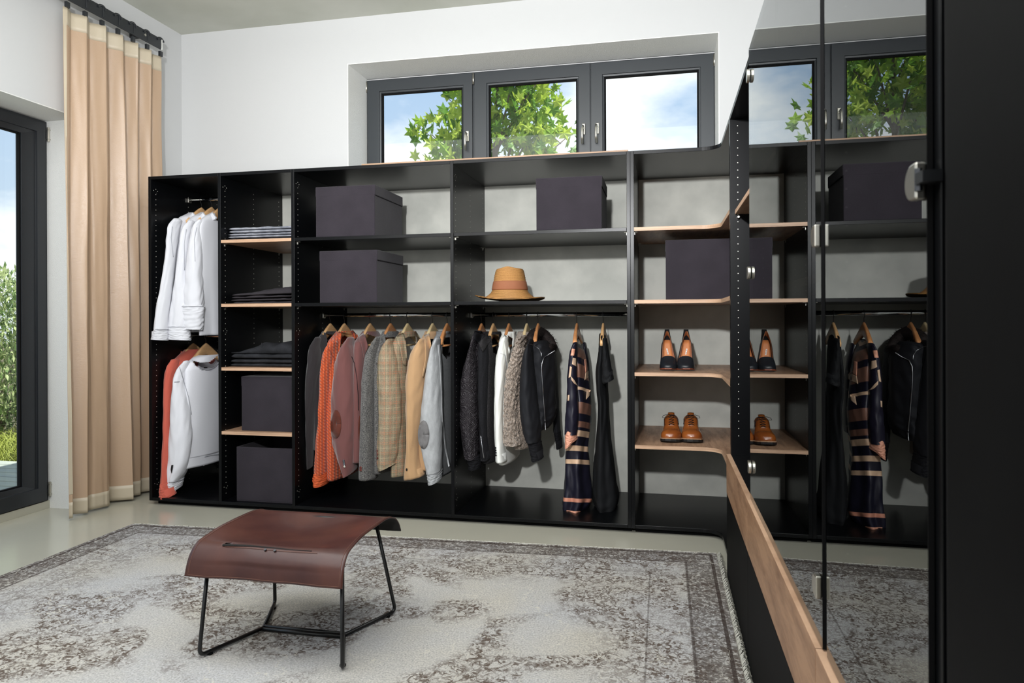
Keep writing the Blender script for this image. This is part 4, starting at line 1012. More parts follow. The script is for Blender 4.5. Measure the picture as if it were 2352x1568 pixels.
x = HX_(897); g = G('tweed_jacket', 'mid grey herringbone tweed jacket with cream lining', 'jacket', x, .15, GJ)
g.add('body', make_body(x, rows3(R3, .22, .215, .045), M['tweed'], M['cream'], g.t, neck=PL(c3, (672, 232), (745, 232), (742, 290), (700, 360), (676, 300)), ph=4), M['tweed'])
g.add('sleeve', pxtube([(860, 880, 777), (848, 878, 797), (838, 873, 820), (834, 869, 850), (831, 866, 880), (829, 865, 923), (828, 865.5, 970), (826, 866, 1019), (824.5, 867, 1060), (823.5, 868, 1097, 1098)], 3.93, .075, ph=4, fold=.03), M['tweed'])
g.strip(PL(c3, (640, 232), (628, 300), (612, 350), (606, 420)), PL(c3, (668, 205), (676, 260), (664, 330), (624, 420)), 'lapel', M['tweed'], off=.012, th=.003)
for q in range(2): g.oval(c3(497, 1172 + q * 17), 2.8, 3.2, 'cuff_button', M['button'], n=10, off=.007, th=.003)
hanger(x, R3, 'red beech hanger inside the grey tweed jacket', M['hanger2'], HG)

x = HX_(936); g = G('plaid_blazer', 'tan blazer with orange and cream plaid checks and pale blue lining', 'blazer', x, .15, GJ)
g.add('body', make_body(x, rows3(R3, .205, .215, .05), M['plaid'], M['white'], g.t, neck=PL(c3, (815, 235), (880, 225), (940, 240), (905, 300), (850, 370), (832, 410), (820, 330)), ph=5), M['plaid'])
g.add('sleeve', pxtube([(886, 908, 782), (876, 913, 797), (869, 918, 820), (867, 921, 850), (867, 924, 890), (870, 925, 930), (868, 924, 980), (866, 921, 1030), (867, 918, 1060), (869, 917.5, 1077, 1056)], 3.93, .085, ph=5, fold=.03), M['plaid'])
g.strip(PL(c3, (762, 222), (768, 282), (776, 300), (790, 370), (805, 430)), PL(c3, (802, 200), (822, 262), (826, 310), (830, 370), (828, 440)), 'lapel', M['plaid'], off=.012, th=.003)
g.strip(PL(c3, (885, 190), (905, 215), (925, 245)), PL(c3, (912, 190), (935, 215), (940, 240)), 'collar', M['plaid'], off=.01, th=.004)
for q in range(3): g.oval(c3(612 + q * 2, 1050 + q * 26), 2.2, 2.8, 'cuff_button', M['button'], n=10, off=.006, th=.003)
hanger(x, R3, 'pale maple hanger inside the plaid blazer', M['hanger3'], HG)

x = HX_(993.6); g = G('camel_blazer', 'camel wool blazer with a plain notched lapel', 'blazer', x, .15, GJ)
g.add('body', make_body(x, rows3(R3, .25, .21, .045), M['camel'], M['charcoal'], g.t, neck=PL(c3, (992, 248), (1050, 240), (1040, 290), (1005, 330)), ph=6), M['camel'])
g.add('sleeve', pxtube([(962, 984, 781), (950, 986, 797), (940, 985, 820), (934, 982, 850), (932, 978, 890), (931.5, 974, 930), (933, 970, 980), (934, 968, 1020), (931, 971, 1060), (928.5, 978, 1097, 1089)], 3.93, .08, ph=6, fold=.04), M['camel'])
g.strip(PL(c3, (955, 218), (960, 300), (960, 400), (940, 510)), PL(c3, (990, 206), (1004, 292), (990, 380), (946, 522)), 'lapel', M['camel'], off=.012, th=.003)
g.oval(c3(828, 1186), 1.6, 3.4, 'cuff_button', M['inkdark'], n=10, off=.006, th=.003)
hanger(x, R3, 'pale maple hanger inside the camel blazer', M['hanger3'], HG)

x = HX_(1027); g = G('grey_cardigan', 'light grey jersey cardigan with grey suede elbow patch, next to the divider panel', 'cardigan', x, .15, GJ)
g.add('body', make_body(x - .02, rows3(R3, .20, .20, .035), M['greydark'], M['charcoal'], g.t, neck=PL(c3, (1085, 235), (1150, 235), (1150, 370), (1115, 385), (1085, 350)), ph=7), M['greydark'])
g.add('sleeve', pxtube([(998, 1013, 780), (990, 1014, 797), (984, 1015, 820), (979, 1015.5, 850), (974, 1016, 890), (969, 1016, 930), (965, 1016.5, 970), (964, 1016.5, 1000), (968, 1016.5, 1030), (976, 1016.5, 1064), (980, 1016, 1084, 1078)], 3.93, .08, ph=7, fold=.04, lip=False), M['greyjersey'])
g.add('cuff', pxtube([(980, 1015.8, 1083, 1077), (984, 1015.5, 1109, 1099)], 3.93, .07, fold=.02), M['greyjersey'])
g.oval(c3(950, 935), 13, 33, 'elbow_patch', M['greysuede'], off=.004, label='grey suede elbow patch')
g.strip(PL(c3, (1045, 232), (1065, 400), (1075, 600), (1085, 850), (1105, 1040), (1128, 1165)), PL(c3, (1062, 228), (1080, 400), (1086, 600), (1096, 850), (1115, 1040), (1138, 1160)), 'placket', M['greyjersey'], off=.01, th=.003)
g.grid([[c3(1112 + q * 6, 285 + r * 6) for q in range(4)] for r in range(3)], 'neck_label', M['inkdark'], off=.012)
hanger(x, R3, 'red beech hanger inside the light grey cardigan', M['hanger2'], HG)

# --- right rail
x = HX_(1106); g = G('quilted_jacket', 'black quilted bomber jacket with ring pattern, first on the right rail', 'jacket', x, .2, GC)
g.add('body', make_body(x, rows3(R4, .36, .20, .04), M['quilt'], M['charcoal'], g.t, neck=PL(c4, (238, 200), (275, 230), (262, 330), (236, 280)), ph=1.3), M['quilt'])
g.add('sleeve', pxtube([(1086, 1100, 768), (1080, 1099, 790), (1073, 1098, 815), (1066, 1098, 840), (1060, 1099, 875), (1057, 1100.5, 915), (1057, 1101.5, 965), (1062, 1102, 1010), (1067, 1103, 1050)], 3.93, .09, ph=2, lip=False), M['quilt'])
g.add('cuff', pxtube([(1069, 1105, 1047), (1074, 1107, 1060), (1076, 1106, 1074)], 3.93, .07, fold=.02), M['blackrib'])
g.strip(PL(c4, (185, 168), (176, 200), (180, 240)), PL(c4, (222, 170), (250, 220), (240, 300)), 'collar', M['blackrib'], off=.01, th=.005)
hanger(x, R4, 'red beech hanger inside the black quilted bomber', M['hanger2'], HG)

x = HX_(1133); g = G('boucle_jacket', 'black wool jacket with boucle front and zipped cuffs', 'jacket', x, .2, GC)
g.add('body', make_body(x, rows3(R4, .305, .20, .05), M['boucle'], M['charcoal'], g.t, neck=PL(c4, (292, 205), (350, 205), (352, 270), (335, 350), (312, 330)), ph=2.3), M['boucle'])
g.add('sleeve', pxtube([(1106, 1122, 775), (1099, 1125, 795), (1098, 1126, 820), (1098, 1125.5, 860), (1098.5, 1125, 910), (1100, 1125, 955), (1101.5, 1126, 1000), (1103.5, 1130, 1040), (1104, 1131, 1054, 1051)], 3.94, .08, ph=2), M['blackwool'])
g.line(PL(c4, (222, 905), (232, 980), (246, 1065)), 1.6, 'cuff_zip', M['silver'], off=.005)
g.strip(PL(c4, (205, 262), (232, 240), (268, 208)), PL(c4, (240, 330), (262, 290), (292, 250)), 'yoke', M['boucle'], off=.007, th=.003)
g.grid([[c4(301 + q * 7, 225 - q * 3 + r * 5) for q in range(4)] for r in range(3)], 'neck_label', M['pink'], off=.016)
hanger(x, R4, 'beech hanger inside the black boucle jacket', M['hanger'], HG)

x = HX_(1169); g = G('ivory_blazer', 'ivory white blazer with dark buttons down the cuff', 'blazer', x, .2, GC)
g.add('body', make_body(x, rows3(R4, .30, .20, .04), M['ivory'], M['ivory'], g.t, neck=PL(c4, (412, 210), (445, 230), (440, 300), (420, 330)), ph=3.3), M['ivory'])
g.add('sleeve', pxtube([(1152, 1168, 778), (1145, 1168, 797), (1140, 1167, 820), (1137.5, 1164, 850), (1136, 1161, 900), (1135, 1159.5, 940), (1135.5, 1160, 990), (1137, 1163, 1030), (1138, 1166, 1058)], 3.93, .07, ph=3), M['ivory'])
g.strip(PL(c4, (388, 205), (376, 240), (392, 300), (400, 370), (408, 420)), PL(c4, (408, 225), (418, 270), (424, 320), (420, 380), (412, 430)), 'lapel', M['ivory'], off=.01, th=.003)
g.strip(PL(c4, (448, 182), (446, 240), (446, 290)), PL(c4, (456, 186), (484, 232), (462, 282)), 'lapel', M['ivory'], off=.01, th=.003)
g.line(PL(c4, (360, 335), (392, 345), (404, 420)), .9, 'armhole_seam', M['shirtseam'], off=.004)
for q in range(4): g.oval(c4(325 + q, 990 + q * 17), 2.0, 2.0, 'cuff_button', M['inkdark'], n=10, off=.006, th=.003)
hanger(x, R4, 'red beech hanger inside the ivory blazer', M['hanger2'], HG)

x = HX_(1210); g = G('teddy_jacket', 'taupe shaggy teddy jacket beside the ivory blazer', 'jacket', x, .2, GC)
g.add('body', make_body(x, rows3(R4, .39, .20, .05, dx=-.01), M['teddy'], M['charcoal'], g.t, ph=4.3), M['teddy'])
g.add('sleeve', pxtube([(1194, 1210, 774), (1185, 1208, 790), (1176, 1206, 812), (1168, 1202, 838), (1163, 1197, 866), (1159, 1194, 905), (1158, 1192, 940), (1157, 1196, 980), (1156, 1199, 1005), (1158, 1200, 1019)], 3.92, .09, ph=4, fold=.04, n=110, rings=150, rough=.016), M['teddy'])
hanger(x, R4, 'pale maple hanger inside the taupe teddy jacket', M['hanger3'], HG)

x = HX_(1236); g = G('bomber_jacket', 'black bomber jacket with dark fur collar and silver front zip', 'jacket', x + .05, .4, GC)
rb_ = [(1222, 1262, 786), (1212, 1272, 800), (1208, 1276, 830), (1208, 1277, 870), (1209, 1278, 910), (1214, 1279, 940), (1222, 1276, 960), (1232, 1268, 978)]
g.add('body', pxtube(rb_, 4.08, .17, n=60, rings=50, fold=.05, k=7, ph=2), M['blackcloth'])
g.add('sleeve', pxtube([(1214, 1226, 783), (1206, 1227, 800), (1200, 1227, 820), (1196, 1229, 850), (1193, 1232, 890), (1193, 1236, 930), (1195, 1241, 960), (1201, 1243, 990), (1208, 1242, 1012)], 3.90, .09, ph=5, lip=False), M['blackcloth'])
g.add('cuff', pxtube([(1209, 1243, 1012), (1213, 1245, 1022), (1218, 1247, 1042), (1221, 1249, 1057, 1050)], 3.90, .07, fold=.02), M['blackrib'])
g.add('sleeve', pxtube([(1266, 1275, 796), (1266, 1279, 830), (1268, 1282, 880), (1270, 1285, 940), (1272, 1288, 990)], 4.27, .07, ph=1, lip=False), M['blackcloth'])
g.add('cuff', pxtube([(1272, 1288, 990), (1275, 1290, 1008), (1278, 1292, 1029, 1026)], 4.27, .06, fold=.02), M['blackrib'])
g.line(PL(c4, (578, 330), (596, 450), (610, 560), (622, 700)), 1.0, 'armhole_seam', M['dark'], off=.004)
g.line(PL(c4, (552, 268), (590, 280), (625, 302), (643, 335), (645, 357)), 1.4, 'collar_zip', M['silver'], off=.016, th=.003)
g.line(PL(c4, (735, 318), (700, 340), (665, 360), (650, 390), (646, 440), (650, 520), (658, 640), (668, 760), (674, 866)), 1.5, 'front_zip', M['silver'], off=.006, th=.003)
g.oval(c4(681, 880), 3.2, 4.2, 'zip_pull', M['silver'], n=12, off=.008, th=.004)
# fur: a thick roll around the neck with hair strands standing out of it
def furroll(pts, rr, nm):
    bm = bmesh.new(); P3 = [at(u, v, y) for u, v, y in pts]; tube(bm, P3, rr, 12)
    random.seed(3)
    for k in range(1500):
        s = random.random() * (len(P3) - 1); i = min(int(s), len(P3) - 2); c = P3[i].lerp(P3[i + 1], s - i)
        d = Vector((random.gauss(0, 1), random.gauss(0, 1), random.gauss(0, 1) - .3)).normalized(); q = c + d * (rr(.5) if callable(rr) else rr) * .95; tip = q + (d + Vector((0, 0, -.5))) * .016
        sd = d.cross(Vector((.3, .5, 1))).normalized() * .0016
        bm.faces.new((bm.verts.new(q - sd), bm.verts.new(q + sd), bm.verts.new(tip)))
    g.add(nm, bm, M['fur'], cast=False, recalc=False, kind='stuff')
furroll([(1214, 786, 4.0), (1219, 778, 4.02), (1227, 768, 4.08), (1238, 763, 4.17), (1250, 770, 4.2), (1262, 782, 4.18), (1270, 797, 4.14)], lambda s: .028 + .008 * math.sin(s * PI), 'fur_collar')
furroll([(1212, 790, 3.99), (1224, 790, 3.99), (1238, 797, 4.0), (1246, 806, 4.02)], lambda s: .024 - .008 * s, 'fur_collar')
furroll([(1252, 805, 4.02), (1262, 798, 4.05), (1270, 798, 4.1)], .022, 'fur_collar')
hanger(x, R4, 'red beech hanger inside the bomber with the fur collar', M['hanger2'], HG)

x = HX_(1325); g = G('striped_dress', 'long navy satin dress with peach and beige stripes', 'dress', -.50, .06, GC)
g.add('skirt', pxtube([(1318, 1331, 782), (1312, 1338, 797), (1309, 1344, 812), (1306, 1350, 845), (1304, 1354, 885), (1304, 1358, 930), (1302, 1356, 975), (1300, 1352, 1020), (1298, 1353, 1060), (1297, 1357, 1100), (1295, 1360, 1130), (1292, 1358, 1155, 1150), (1292, 1344, 1180, 1172)], 4.10, (.16), n=70, rings=70, fold=.10, k=6, ph=1), M['stripe'])
g.add('sleeve', pxtube([(1316, 1328, 790), (1309, 1327, 806), (1306, 1326, 830), (1303, 1326, 870), (1302, 1329, 920), (1299, 1330, 960), (1297, 1327, 996)], 3.93, .06, n=30, ph=2, lip=False), M['navy'])
g.add('sleeve_cuff', pxtube([(1298, 1325, 990), (1297, 1326, 1008), (1298, 1318, 1028, 1012)], 3.93, .06, fold=.06), M['peach'])
g.add('sleeve', pxtube([(1338, 1347, 790), (1342, 1352, 820), (1346, 1356, 860), (1350, 1358, 900), (1353, 1360, 950), (1352, 1358, 975)], 4.25, .05, ph=1), M['navy'])
for lf, rt, mm in ((((855, 303), (846, 350)), ((880, 306), (872, 352)), 'peach'), (((862, 366), (856, 410)), ((886, 372), (890, 428)), 'beige'), (((842, 425), (832, 505)), ((856, 430), (846, 500)), 'beige'),
                   (((850, 495), (872, 520), (886, 545)), ((852, 520), (872, 545), (902, 565)), 'beige'), (((826, 625), (824, 665)), ((838, 622), (836, 662)), 'beige'),
                   (((942, 378), (950, 470)), ((955, 372), (966, 455)), 'peach'), (((950, 470), (944, 520)), ((970, 455), (972, 500)), 'beige'), (((958, 600), (954, 655)), ((984, 588), (980, 625)), 'beige')):
    g.strip(PL(c4, *lf), PL(c4, *rt), 'printed_band', M[mm], off=.004, th=.001)
g.strip(PL(c4, (818, 1428), (880, 1445), (930, 1452)), PL(c4, (818, 1422), (880, 1430), (936, 1428)), 'hem_facing', M['peach'], off=.004, th=.002)
hanger(x, R4, 'red beech hanger turned edge on above the striped dress', M['hanger2'], HG, bar=False)

x = HX_(1385.5); g = G('black_dress', 'plain black short sleeved dress at the right end of the rail', 'dress', x, .08, GC)
g.add('dress_body', pxtube([(1380, 1392, 772), (1377, 1393, 790), (1372, 1395, 825), (1369, 1396, 855), (1371, 1397, 895), (1374, 1399, 930), (1372, 1401, 980), (1369, 1405, 1020), (1366, 1410, 1060), (1363, 1416, 1110), (1363, 1421, 1140), (1367, 1418, 1158, 1160), (1374, 1408, 1171, 1174)], 4.11, .14, n=70, rings=70, fold=.09, k=5, ph=3), M['blackdress'])
g.add('sleeve', pxtube([(1384, 1395, 780), (1384, 1399, 810), (1384, 1404, 840), (1384, 1410, 874, 868), (1388, 1409, 880, 869)], 3.96, .07, ph=2), M['blackdress'])
g.add('shoulder', pxtube([(1376, 1381, 770), (1375, 1382, 800), (1372, 1380, 840)], 4.28, .05, ph=2), M['blackdress'])
hanger(x, R4, 'beech hanger turned edge on above the black dress', M['hanger'], HG, bar=False)

# --- end bay: shirts above, sweatshirts below
def c1(x, y): return (330 + x / 3.919, 380 + y / 3.919)
def c2(x, y): return (330 + x / 3.646, 760 + y / 3.646)
shirts = [
 (452, 'white poplin shirt with long cuffs, leftmost of the three shirts', [(398, 418, 506), (388, 414, 520), (384, 410, 545), (382, 405, 580), (376, 400, 625), (368, 396, 670), (361, 391, 710), (356, 387.5, 756)], [(355.5, 388, 755), (354, 386.5, 760), (352, 386, 770), (349.5, 385.5, 779, 782)], c1(441, 490 - 60)),
 (470, 'white poplin shirt with cuff showing, middle of the three shirts', [(432, 448, 510), (420, 444, 526), (414, 440, 560), (408, 436, 610), (401, 434, 660), (394, 433, 710), (389, 432, 750)], [(389, 434, 749), (388, 436, 765), (388, 437, 779, 782)], None),
 (490, 'white shirt with turned back wide cuff, rightmost and nearest the divider', [(454, 472, 508), (444, 470, 522), (437, 468, 550), (432, 467, 590), (426, 466, 640), (420, 467, 680), (417, 467.5, 704)], [(415, 468, 702), (414.5, 467, 720), (414.5, 465, 755, 758)], None)]
for k, (hu, lb, sl, cu_, _) in enumerate(shirts):
    x = HX_(hu, 480) + (0, .03, .05)[k]; g = G('dress_shirt', lb, 'shirt', x, 1.0, GS)
    rows = [(R1 - .090, .060, .040), (R1 - .105, .09, .045), (R1 - .13, .15, .045), (R1 - .165, .200, .042), (R1 - .21, .215, .042), (R1 - .4, .215, .045), (1.075 - .02 * k, .20, .05)]
    g.add('body', make_body(x, rows, M['shirt'], M['shirt'], g.t, neck=[c1(445 + k * 92, 400), c1(520 + k * 92, 400), c1(500 + k * 92, 500), c1(470 + k * 92, 500)], fold=.10, k=6, ph=k * 2.), M['shirt'])
    SY = ((3.91, 3.775), (3.92, 3.84), (3.93, 3.87))[k]
    g.add('sleeve', pxtube(sl, SY, .055, ph=k, fold=.07, lip=False), M['shirt'])
    g.add('cuff', pxtube(cu_, SY[1], .055, ph=k, fold=.03), M['shirt'])
    ox = 92 * k - (8 if k == 2 else 0)
    g.flap([c1(438 + ox, 424), c1(474 + ox, 468), c1(462 + ox, 486), c1(420 + ox, 500), c1(398 + ox, 478), c1(412 + ox, 452)], 3.99, 'collar', M['shirt'])
    sm = M['shirtseam']
    g.line([(sl[1][0] + 8, sl[1][2]), (sl[2][0] + 9, sl[2][2]), (sl[3][0] + 16, sl[3][2] + 10)], 1.0, 'shoulder_seam', sm, off=.004)
    a0, a1 = cu_[0][0], cu_[0][1]; g.strip([(a0 + .5, cu_[0][2] + 1), (a1 - .5, cu_[0][2] + 1)], [(a0 + .5, cu_[0][2] + 2), (a1 - .5, cu_[0][2] + 2)], 'cuff_seam', sm, nx=1, off=.004)
    if k < 2: hanger(HX_((462.7, 486)[k], 460), R1, ('beech hanger holding the leftmost white shirt', 'beech hanger holding the middle white shirt')[k], M['hanger'], HG, bar=False)
hanger(HX_(508, 460), R1, 'beech hanger mostly hidden behind the divider, holding the rightmost white shirt', M['hanger'], HG, bar=False)

x = HX_(444, 793); g = G('hooded_sweatshirt', 'salmon red hooded sweatshirt behind the white sweatshirt', 'hoodie', x, .05, GW)
g.add('body', make_body(x, [(R2_ - .09, .06, .04), (R2_ - .12, .12, .05), (R2_ - .16, .19, .055), (R2_ - .21, .23, .055), (R2_ - .5, .24, .06), (.215, .245, .06)], M['salmon'], M['salmon'], g.t, fold=.05, ph=1), M['salmon'])
g.add('sleeve', pxtube([(392, 412, 828), (383, 410, 845), (378, 404, 870), (376.5, 400, 910), (376, 398, 950), (374, 397, 1010), (371, 395, 1070), (369, 394, 1110)], (3.92, 3.82), .055, ph=2, lip=False), M['salmon'])
g.add('cuff', pxtube([(368.8, 395, 1108), (368, 400, 1125), (368, 404, 1142, 1135)], 3.82, .055, fold=.03), M['salmon'])
bm = bmesh.new(); P3 = [at(u, v, y) for u, v, y in ((398, 826, 4.02), (400, 817, 4.02), (409, 812.5, 4.04), (421, 813, 4.1), (432, 819, 4.13), (440, 826, 4.12))]
tube(bm, P3, lambda s: .020 + .012 * math.sin(s * PI), 14); g.add('hood', bm, M['salmon'])
bm = bmesh.new(); P3 = [at(u, v, y) for u, v, y in ((404, 834, 4.0), (412, 824, 4.02), (424, 820, 4.06), (436, 828, 4.1))]
tube(bm, P3, lambda s: .026, 14); g.add('hood_fold', bm, M['salmon'])
bm = bmesh.new(); P3 = [at(u, v, y) for u, v, y in ((446, 822, 4.2), (462, 818, 4.22), (474, 818, 4.22), (486, 828, 4.2))]
tube(bm, P3, lambda s: .026, 14); g.add('hood_fold', bm, M['salmon'])
hanger(x, R2_, 'beech hanger inside the salmon hooded sweatshirt', M['hanger'], HG, bar=False)

x = HX_(470, 791); g = G('sweatshirt', 'white crew neck sweatshirt in front of the salmon hoodie', 'sweatshirt', x, .1, GW)
g.add('body', make_body(x + .035, [(R2_ - .125, .10, .05), (R2_ - .135, .14, .055), (R2_ - .165, .20, .06), (R2_ - .21, .235, .06), (R2_ - .5, .245, .06), (.265, .245, .06)], M['sweat'], M['sweat'], g.t, neck=PL(c2, (405, 245), (470, 262), (560, 255), (622, 200), (640, 300), (560, 335), (480, 325), (430, 290)), fold=.07, k=4, ph=2.5), M['sweat'])
g.add('hem_rib', make_body(x + .035, [(.268, .243, .062), (.205, .238, .06)], M['sweat'], M['sweat'], g.t, fold=.05, k=4, ph=2.5, rings=8), M['sweat'])
g.add('sleeve', pxtube([(420, 436, 832), (409, 436, 844), (402, 435, 862), (398, 436, 890), (395, 439, 930), (393, 441, 970), (391, 441, 1010), (388.5, 437, 1055), (387, 429, 1085), (386.5, 422, 1106, 1099)], (3.90, 3.865), .07, ph=1, lip=False), M['sweat'])
g.add('cuff', pxtube([(386.8, 422, 1106, 1099), (387, 421, 1114, 1108), (387.2, 418, 1128, 1118)], 3.865, .07, fold=.03), M['sweat'])
g.strip(PL(c2, (395, 245), (425, 290), (470, 322), (530, 332), (590, 312), (640, 262)), PL(c2, (412, 242), (440, 276), (478, 300), (530, 308), (585, 290), (625, 250)), 'neck_rib', M['sweat'], off=.008, th=.004)
g.grid([[c2(505 + q * 9, 303 + r * 4) for q in range(4)] for r in range(3)], 'neck_label', M['inkdark'], off=.012)
g.strip(PL(c2, (232, 1122), (226, 1160), (232, 1190)), PL(c2, (248, 1120), (244, 1150), (235, 1192)), 'sleeve_mark', M['inkdark'], off=.003, th=.0008)
g.line(PL(c2, (300, 300), (318, 360), (345, 450), (378, 560), (400, 700)), 1.1, 'armhole_seam', M['seamgrey'], off=.005)
g.strip(PL(c2, (256, 424), (302, 420)), PL(c2, (256, 430), (302, 425)), 'shoulder_seam', M['seamgrey'], nx=1, off=.004)
g.strip(PL(c2, (210, 1266), (260, 1262), (332, 1240)), PL(c2, (210, 1271), (260, 1267), (332, 1245)), 'cuff_seam', M['seamgrey'], nx=1, off=.004)
g.strip(PL(c2, (362, 1186), (430, 1170), (510, 1120)), PL(c2, (362, 1190), (430, 1174), (510, 1124)), 'hem_seam', M['seamgrey'], nx=1, off=.004)
g.strip(PL(c2, (510, 1052), (570, 1036), (628, 1032)), PL(c2, (510, 1056), (570, 1040), (628, 1036)), 'hem_seam', M['seamgrey'], nx=1, off=.004)
hanger(x + .01, R2_, 'beech hanger in the neck of the white sweatshirt', M['hanger'], HG, bar=False)

# ------------------------------------------------------------------ shoes
def shoe_outline(L_, W_, side):            # sole outline, toe at y=0 towards the camera, heel at y=L_
    pts = []
    prof = [(0, 0), (.02, .24), (.06, .38), (.14, .48), (.25, .50), (.40, .43), (.55, .36), (.70, .34), (.85, .34), (.94, .28), (.985, .15), (1, 0)]
    for f, w_ in prof: pts.append((W_ * w_ + side * W_ * .05 * math.sin(f * PI) , f * L_))
    for f, w_ in prof[-2:0:-1]: pts.append((-W_ * w_ + side * W_ * .05 * math.sin(f * PI), f * L_))
    return pts
def derby(label, x, y, side):
    z = SH[3]; L_, W_ = .285, .112
    t_ = thing('derby_shoe', label, 'shoe', (x, y + .14, z), 'pair of tan lace-up shoes')
    def prf(sc_, z0, z1, nm, m, lift=0, bev=.003):
        bm = bmesh.new(); pts = [(x + a * sc_, y + (b_ - L_ / 2) * (1 + (sc_ - 1) * .5) + L_ / 2) for a, b_ in shoe_outline(L_, W_, side)]
        lo = [bm.verts.new((a, b_, z0 + (lift * max(0, 1 - (b_ - y) / .07) ** 2))) for a, b_ in pts]; hi = [bm.verts.new((a, b_, z1 + lift * max(0, 1 - (b_ - y) / .07) ** 2)) for a, b_ in pts]
        bm.faces.new(lo[::-1]); bm.faces.new(hi); n = len(pts)
        for i in range(n): bm.faces.new((lo[i], lo[(i + 1) % n], hi[(i + 1) % n], hi[i]))
        obj(nm, bm, m, t_, bevel=bev)
    prf(1.0, z + .002, z + .018, 'sole', M['soleblack'], .009); prf(1.0, z + .018, z + .025, 'welt', M['welt'], .009, .002)
    # upper: rings across the length
    R_ = []; n = 28
    for i in range(27):
        f = i / 26; yy = .008 + f * (L_ - .016)
        wv = [(0, .22), (.04, .34), (.12, .45), (.25, .47), (.40, .41), (.55, .35), (.70, .33), (.88, .32), (.96, .24), (1, .12)]
        hv = [(0, .022), (.05, .040), (.15, .052), (.28, .058), (.38, .072), (.50, .100), (.60, .122), (.66, .126), (.8, .108), (.9, .104), (.97, .098), (1, .09)]
        ip = lambda tb, q: next(a[1] + (b_[1] - a[1]) * (q - a[0]) / (b_[0] - a[0]) for a, b_ in zip(tb[:-1], tb[1:]) if q <= b_[0] + 1e-9)
        hw_, hh = W_ * ip(wv, f) * .97, ip(hv, f); lf = .009 * max(0, 1 - yy / .07) ** 2; ring = []
        for q in range(n):
            a = PI * q / (n - 1); cx = math.cos(a); cz = math.sin(a)
            top = abs(cz) ** (.62 if f < .35 else .55)
            nar = 1 if f < .35 else 1 - .42 * (cz ** 2) * min(1, (f - .35) / .25)
            ring.append(Vector((x + side * W_ * .05 * math.sin(f * PI) + hw_ * (abs(cx) ** .75) * (1 if cx > 0 else -1) * nar, y + yy, z + .025 + lf + hh * top)))
        R_.append(ring)
    bm = bmesh.new(); loft(bm, R_, False); 
    vs0 = list(bm.verts)[:n]; c0 = bm.verts.new(Vector((R_[0][0].x * .5 + R_[0][-1].x * .5, y + .004, z + .028)))
    for a, b_ in zip(vs0[:-1], vs0[1:]): bm.faces.new((a, b_, c0))
    # open the ankle: remove the crown of the rear rings
    kill = [f for f in bm.faces if f.calc_center_median().y > y + L_ * .64 and f.calc_center_median().z > z + .025 + .085 and abs(f.calc_center_median().x - x) < W_ * .20]
    bmesh.ops.delete(bm, geom=kill, context='FACES')
    obj('upper', bm, M['tan'], t_, smooth=True, solid=.003, sub=1)
    sx_ = x + side * W_ * .04
    def top(f): return z + .025 + [.058, .064, .076, .092, .108, .120, .127][max(0, min(6, int((f - .28) / .055)))]
    # facings, tongue
    for s in (-1, 1):
        bm = bmesh.new(); rr = []
        for i in range(9):
            f = .34 + .30 * i / 8; h = ip([(0.3, .062), (.38, .074), (.50, .103), (.60, .126), (.68, .130)], f); yy = y + f * L_
            rr.append([Vector((sx_ + s * w_, yy + (abs(w_) - .008) * .5 * (1 - i / 8), z + .0265 + h - dz)) for w_, dz in ((.007, -.001), (.014, .001), (.022, .006), (.030, .016), (.036, .030))])
        loft(bm, rr, False); obj('facing', bm, M['tan'], t_, smooth=True, solid=.003)
        for i in range(5):
            f = .37 + .055 * i; h = ip([(0.3, .062), (.38, .074), (.50, .103), (.60, .126), (.68, .130)], f)
            bm = bmesh.new(); tube(bm, [(sx_ + s * .012, y + f * L_ - .003, z + .0295 + h), (sx_ + s * .012, y + f * L_, z + .0300 + h)], .0022, 8); obj('eyelet', bm, M['lace'], t_, smooth=True)
    bm = bmesh.new(); rr = []
    for i in range(8):
        f = .36 + .30 * i / 7; h = ip([(0.3, .060), (.38, .072), (.50, .101), (.60, .130), (.70, .148)], f)
        rr.append([Vector((sx_ + w_, y + f * L_, z + .024 + h + .003 * math.cos(w_ * 90))) for w_ in (-.016, -.008, 0, .008, .016)])
    loft(bm, rr, False); obj('tongue', bm, M['tan'], t_, smooth=True, solid=.003)
    bm = bmesh.new()
    for i in range(5):
        f = .37 + .055 * i; h = ip([(0.3, .062), (.38, .074), (.50, .103), (.60, .126), (.68, .130)], f); yy = y + f * L_ - .004; zz_ = z + .031 + h
        tube(bm, [(sx_ - .013, yy, zz_), (sx_, yy - .002, zz_ + .002), (sx_ + .013, yy, zz_)], .0016, 6)
        if i < 4: tube(bm, [(sx_ - .012, yy, zz_), (sx_ + .012, yy + .014, zz_ + .012)], .0015, 6)
    kx, ky, kz = sx_, y + .56 * L_, z + .031 + .124
    o_ = side
    tube(bm, [(kx, ky, kz), (kx - .018 * o_, ky - .012, kz + .006), (kx - .040 * o_, ky - .018, kz - .002), (kx - .046 * o_, ky - .018, kz - .014), (kx - .030 * o_, ky - .016, kz - .016), (kx, ky - .004, kz)], .0017, 6)
    tube(bm, [(kx, ky, kz), (kx + .016 * o_, ky - .008, kz + .004), (kx + .030 * o_, ky - .014, kz - .020), (kx + .038 * o_, ky - .016, kz - .058)], .0016, 6)
    tube(bm, [(kx, ky, kz), (kx + .02 * o_, ky - .012, kz - .002), (kx + .024 * o_, ky - .018, kz - .018), (kx + .008 * o_, ky - .008, kz - .004)], .0016, 6)
    obj('lace', bm, M['lace'], t_, smooth=True)
    # quarter seam
    bm = bmesh.new()
    for s in (-1, 1): tube(bm, [(sx_ + s * .006, y + .335 * L_, z + .025 + .067), (sx_ + s * .022, y + .36 * L_, z + .025 + .056), (sx_ + s * .040, y + .43 * L_, z + .025 + .036), (sx_ + s * .046, y + .50 * L_, z + .034)], .0011, 5)
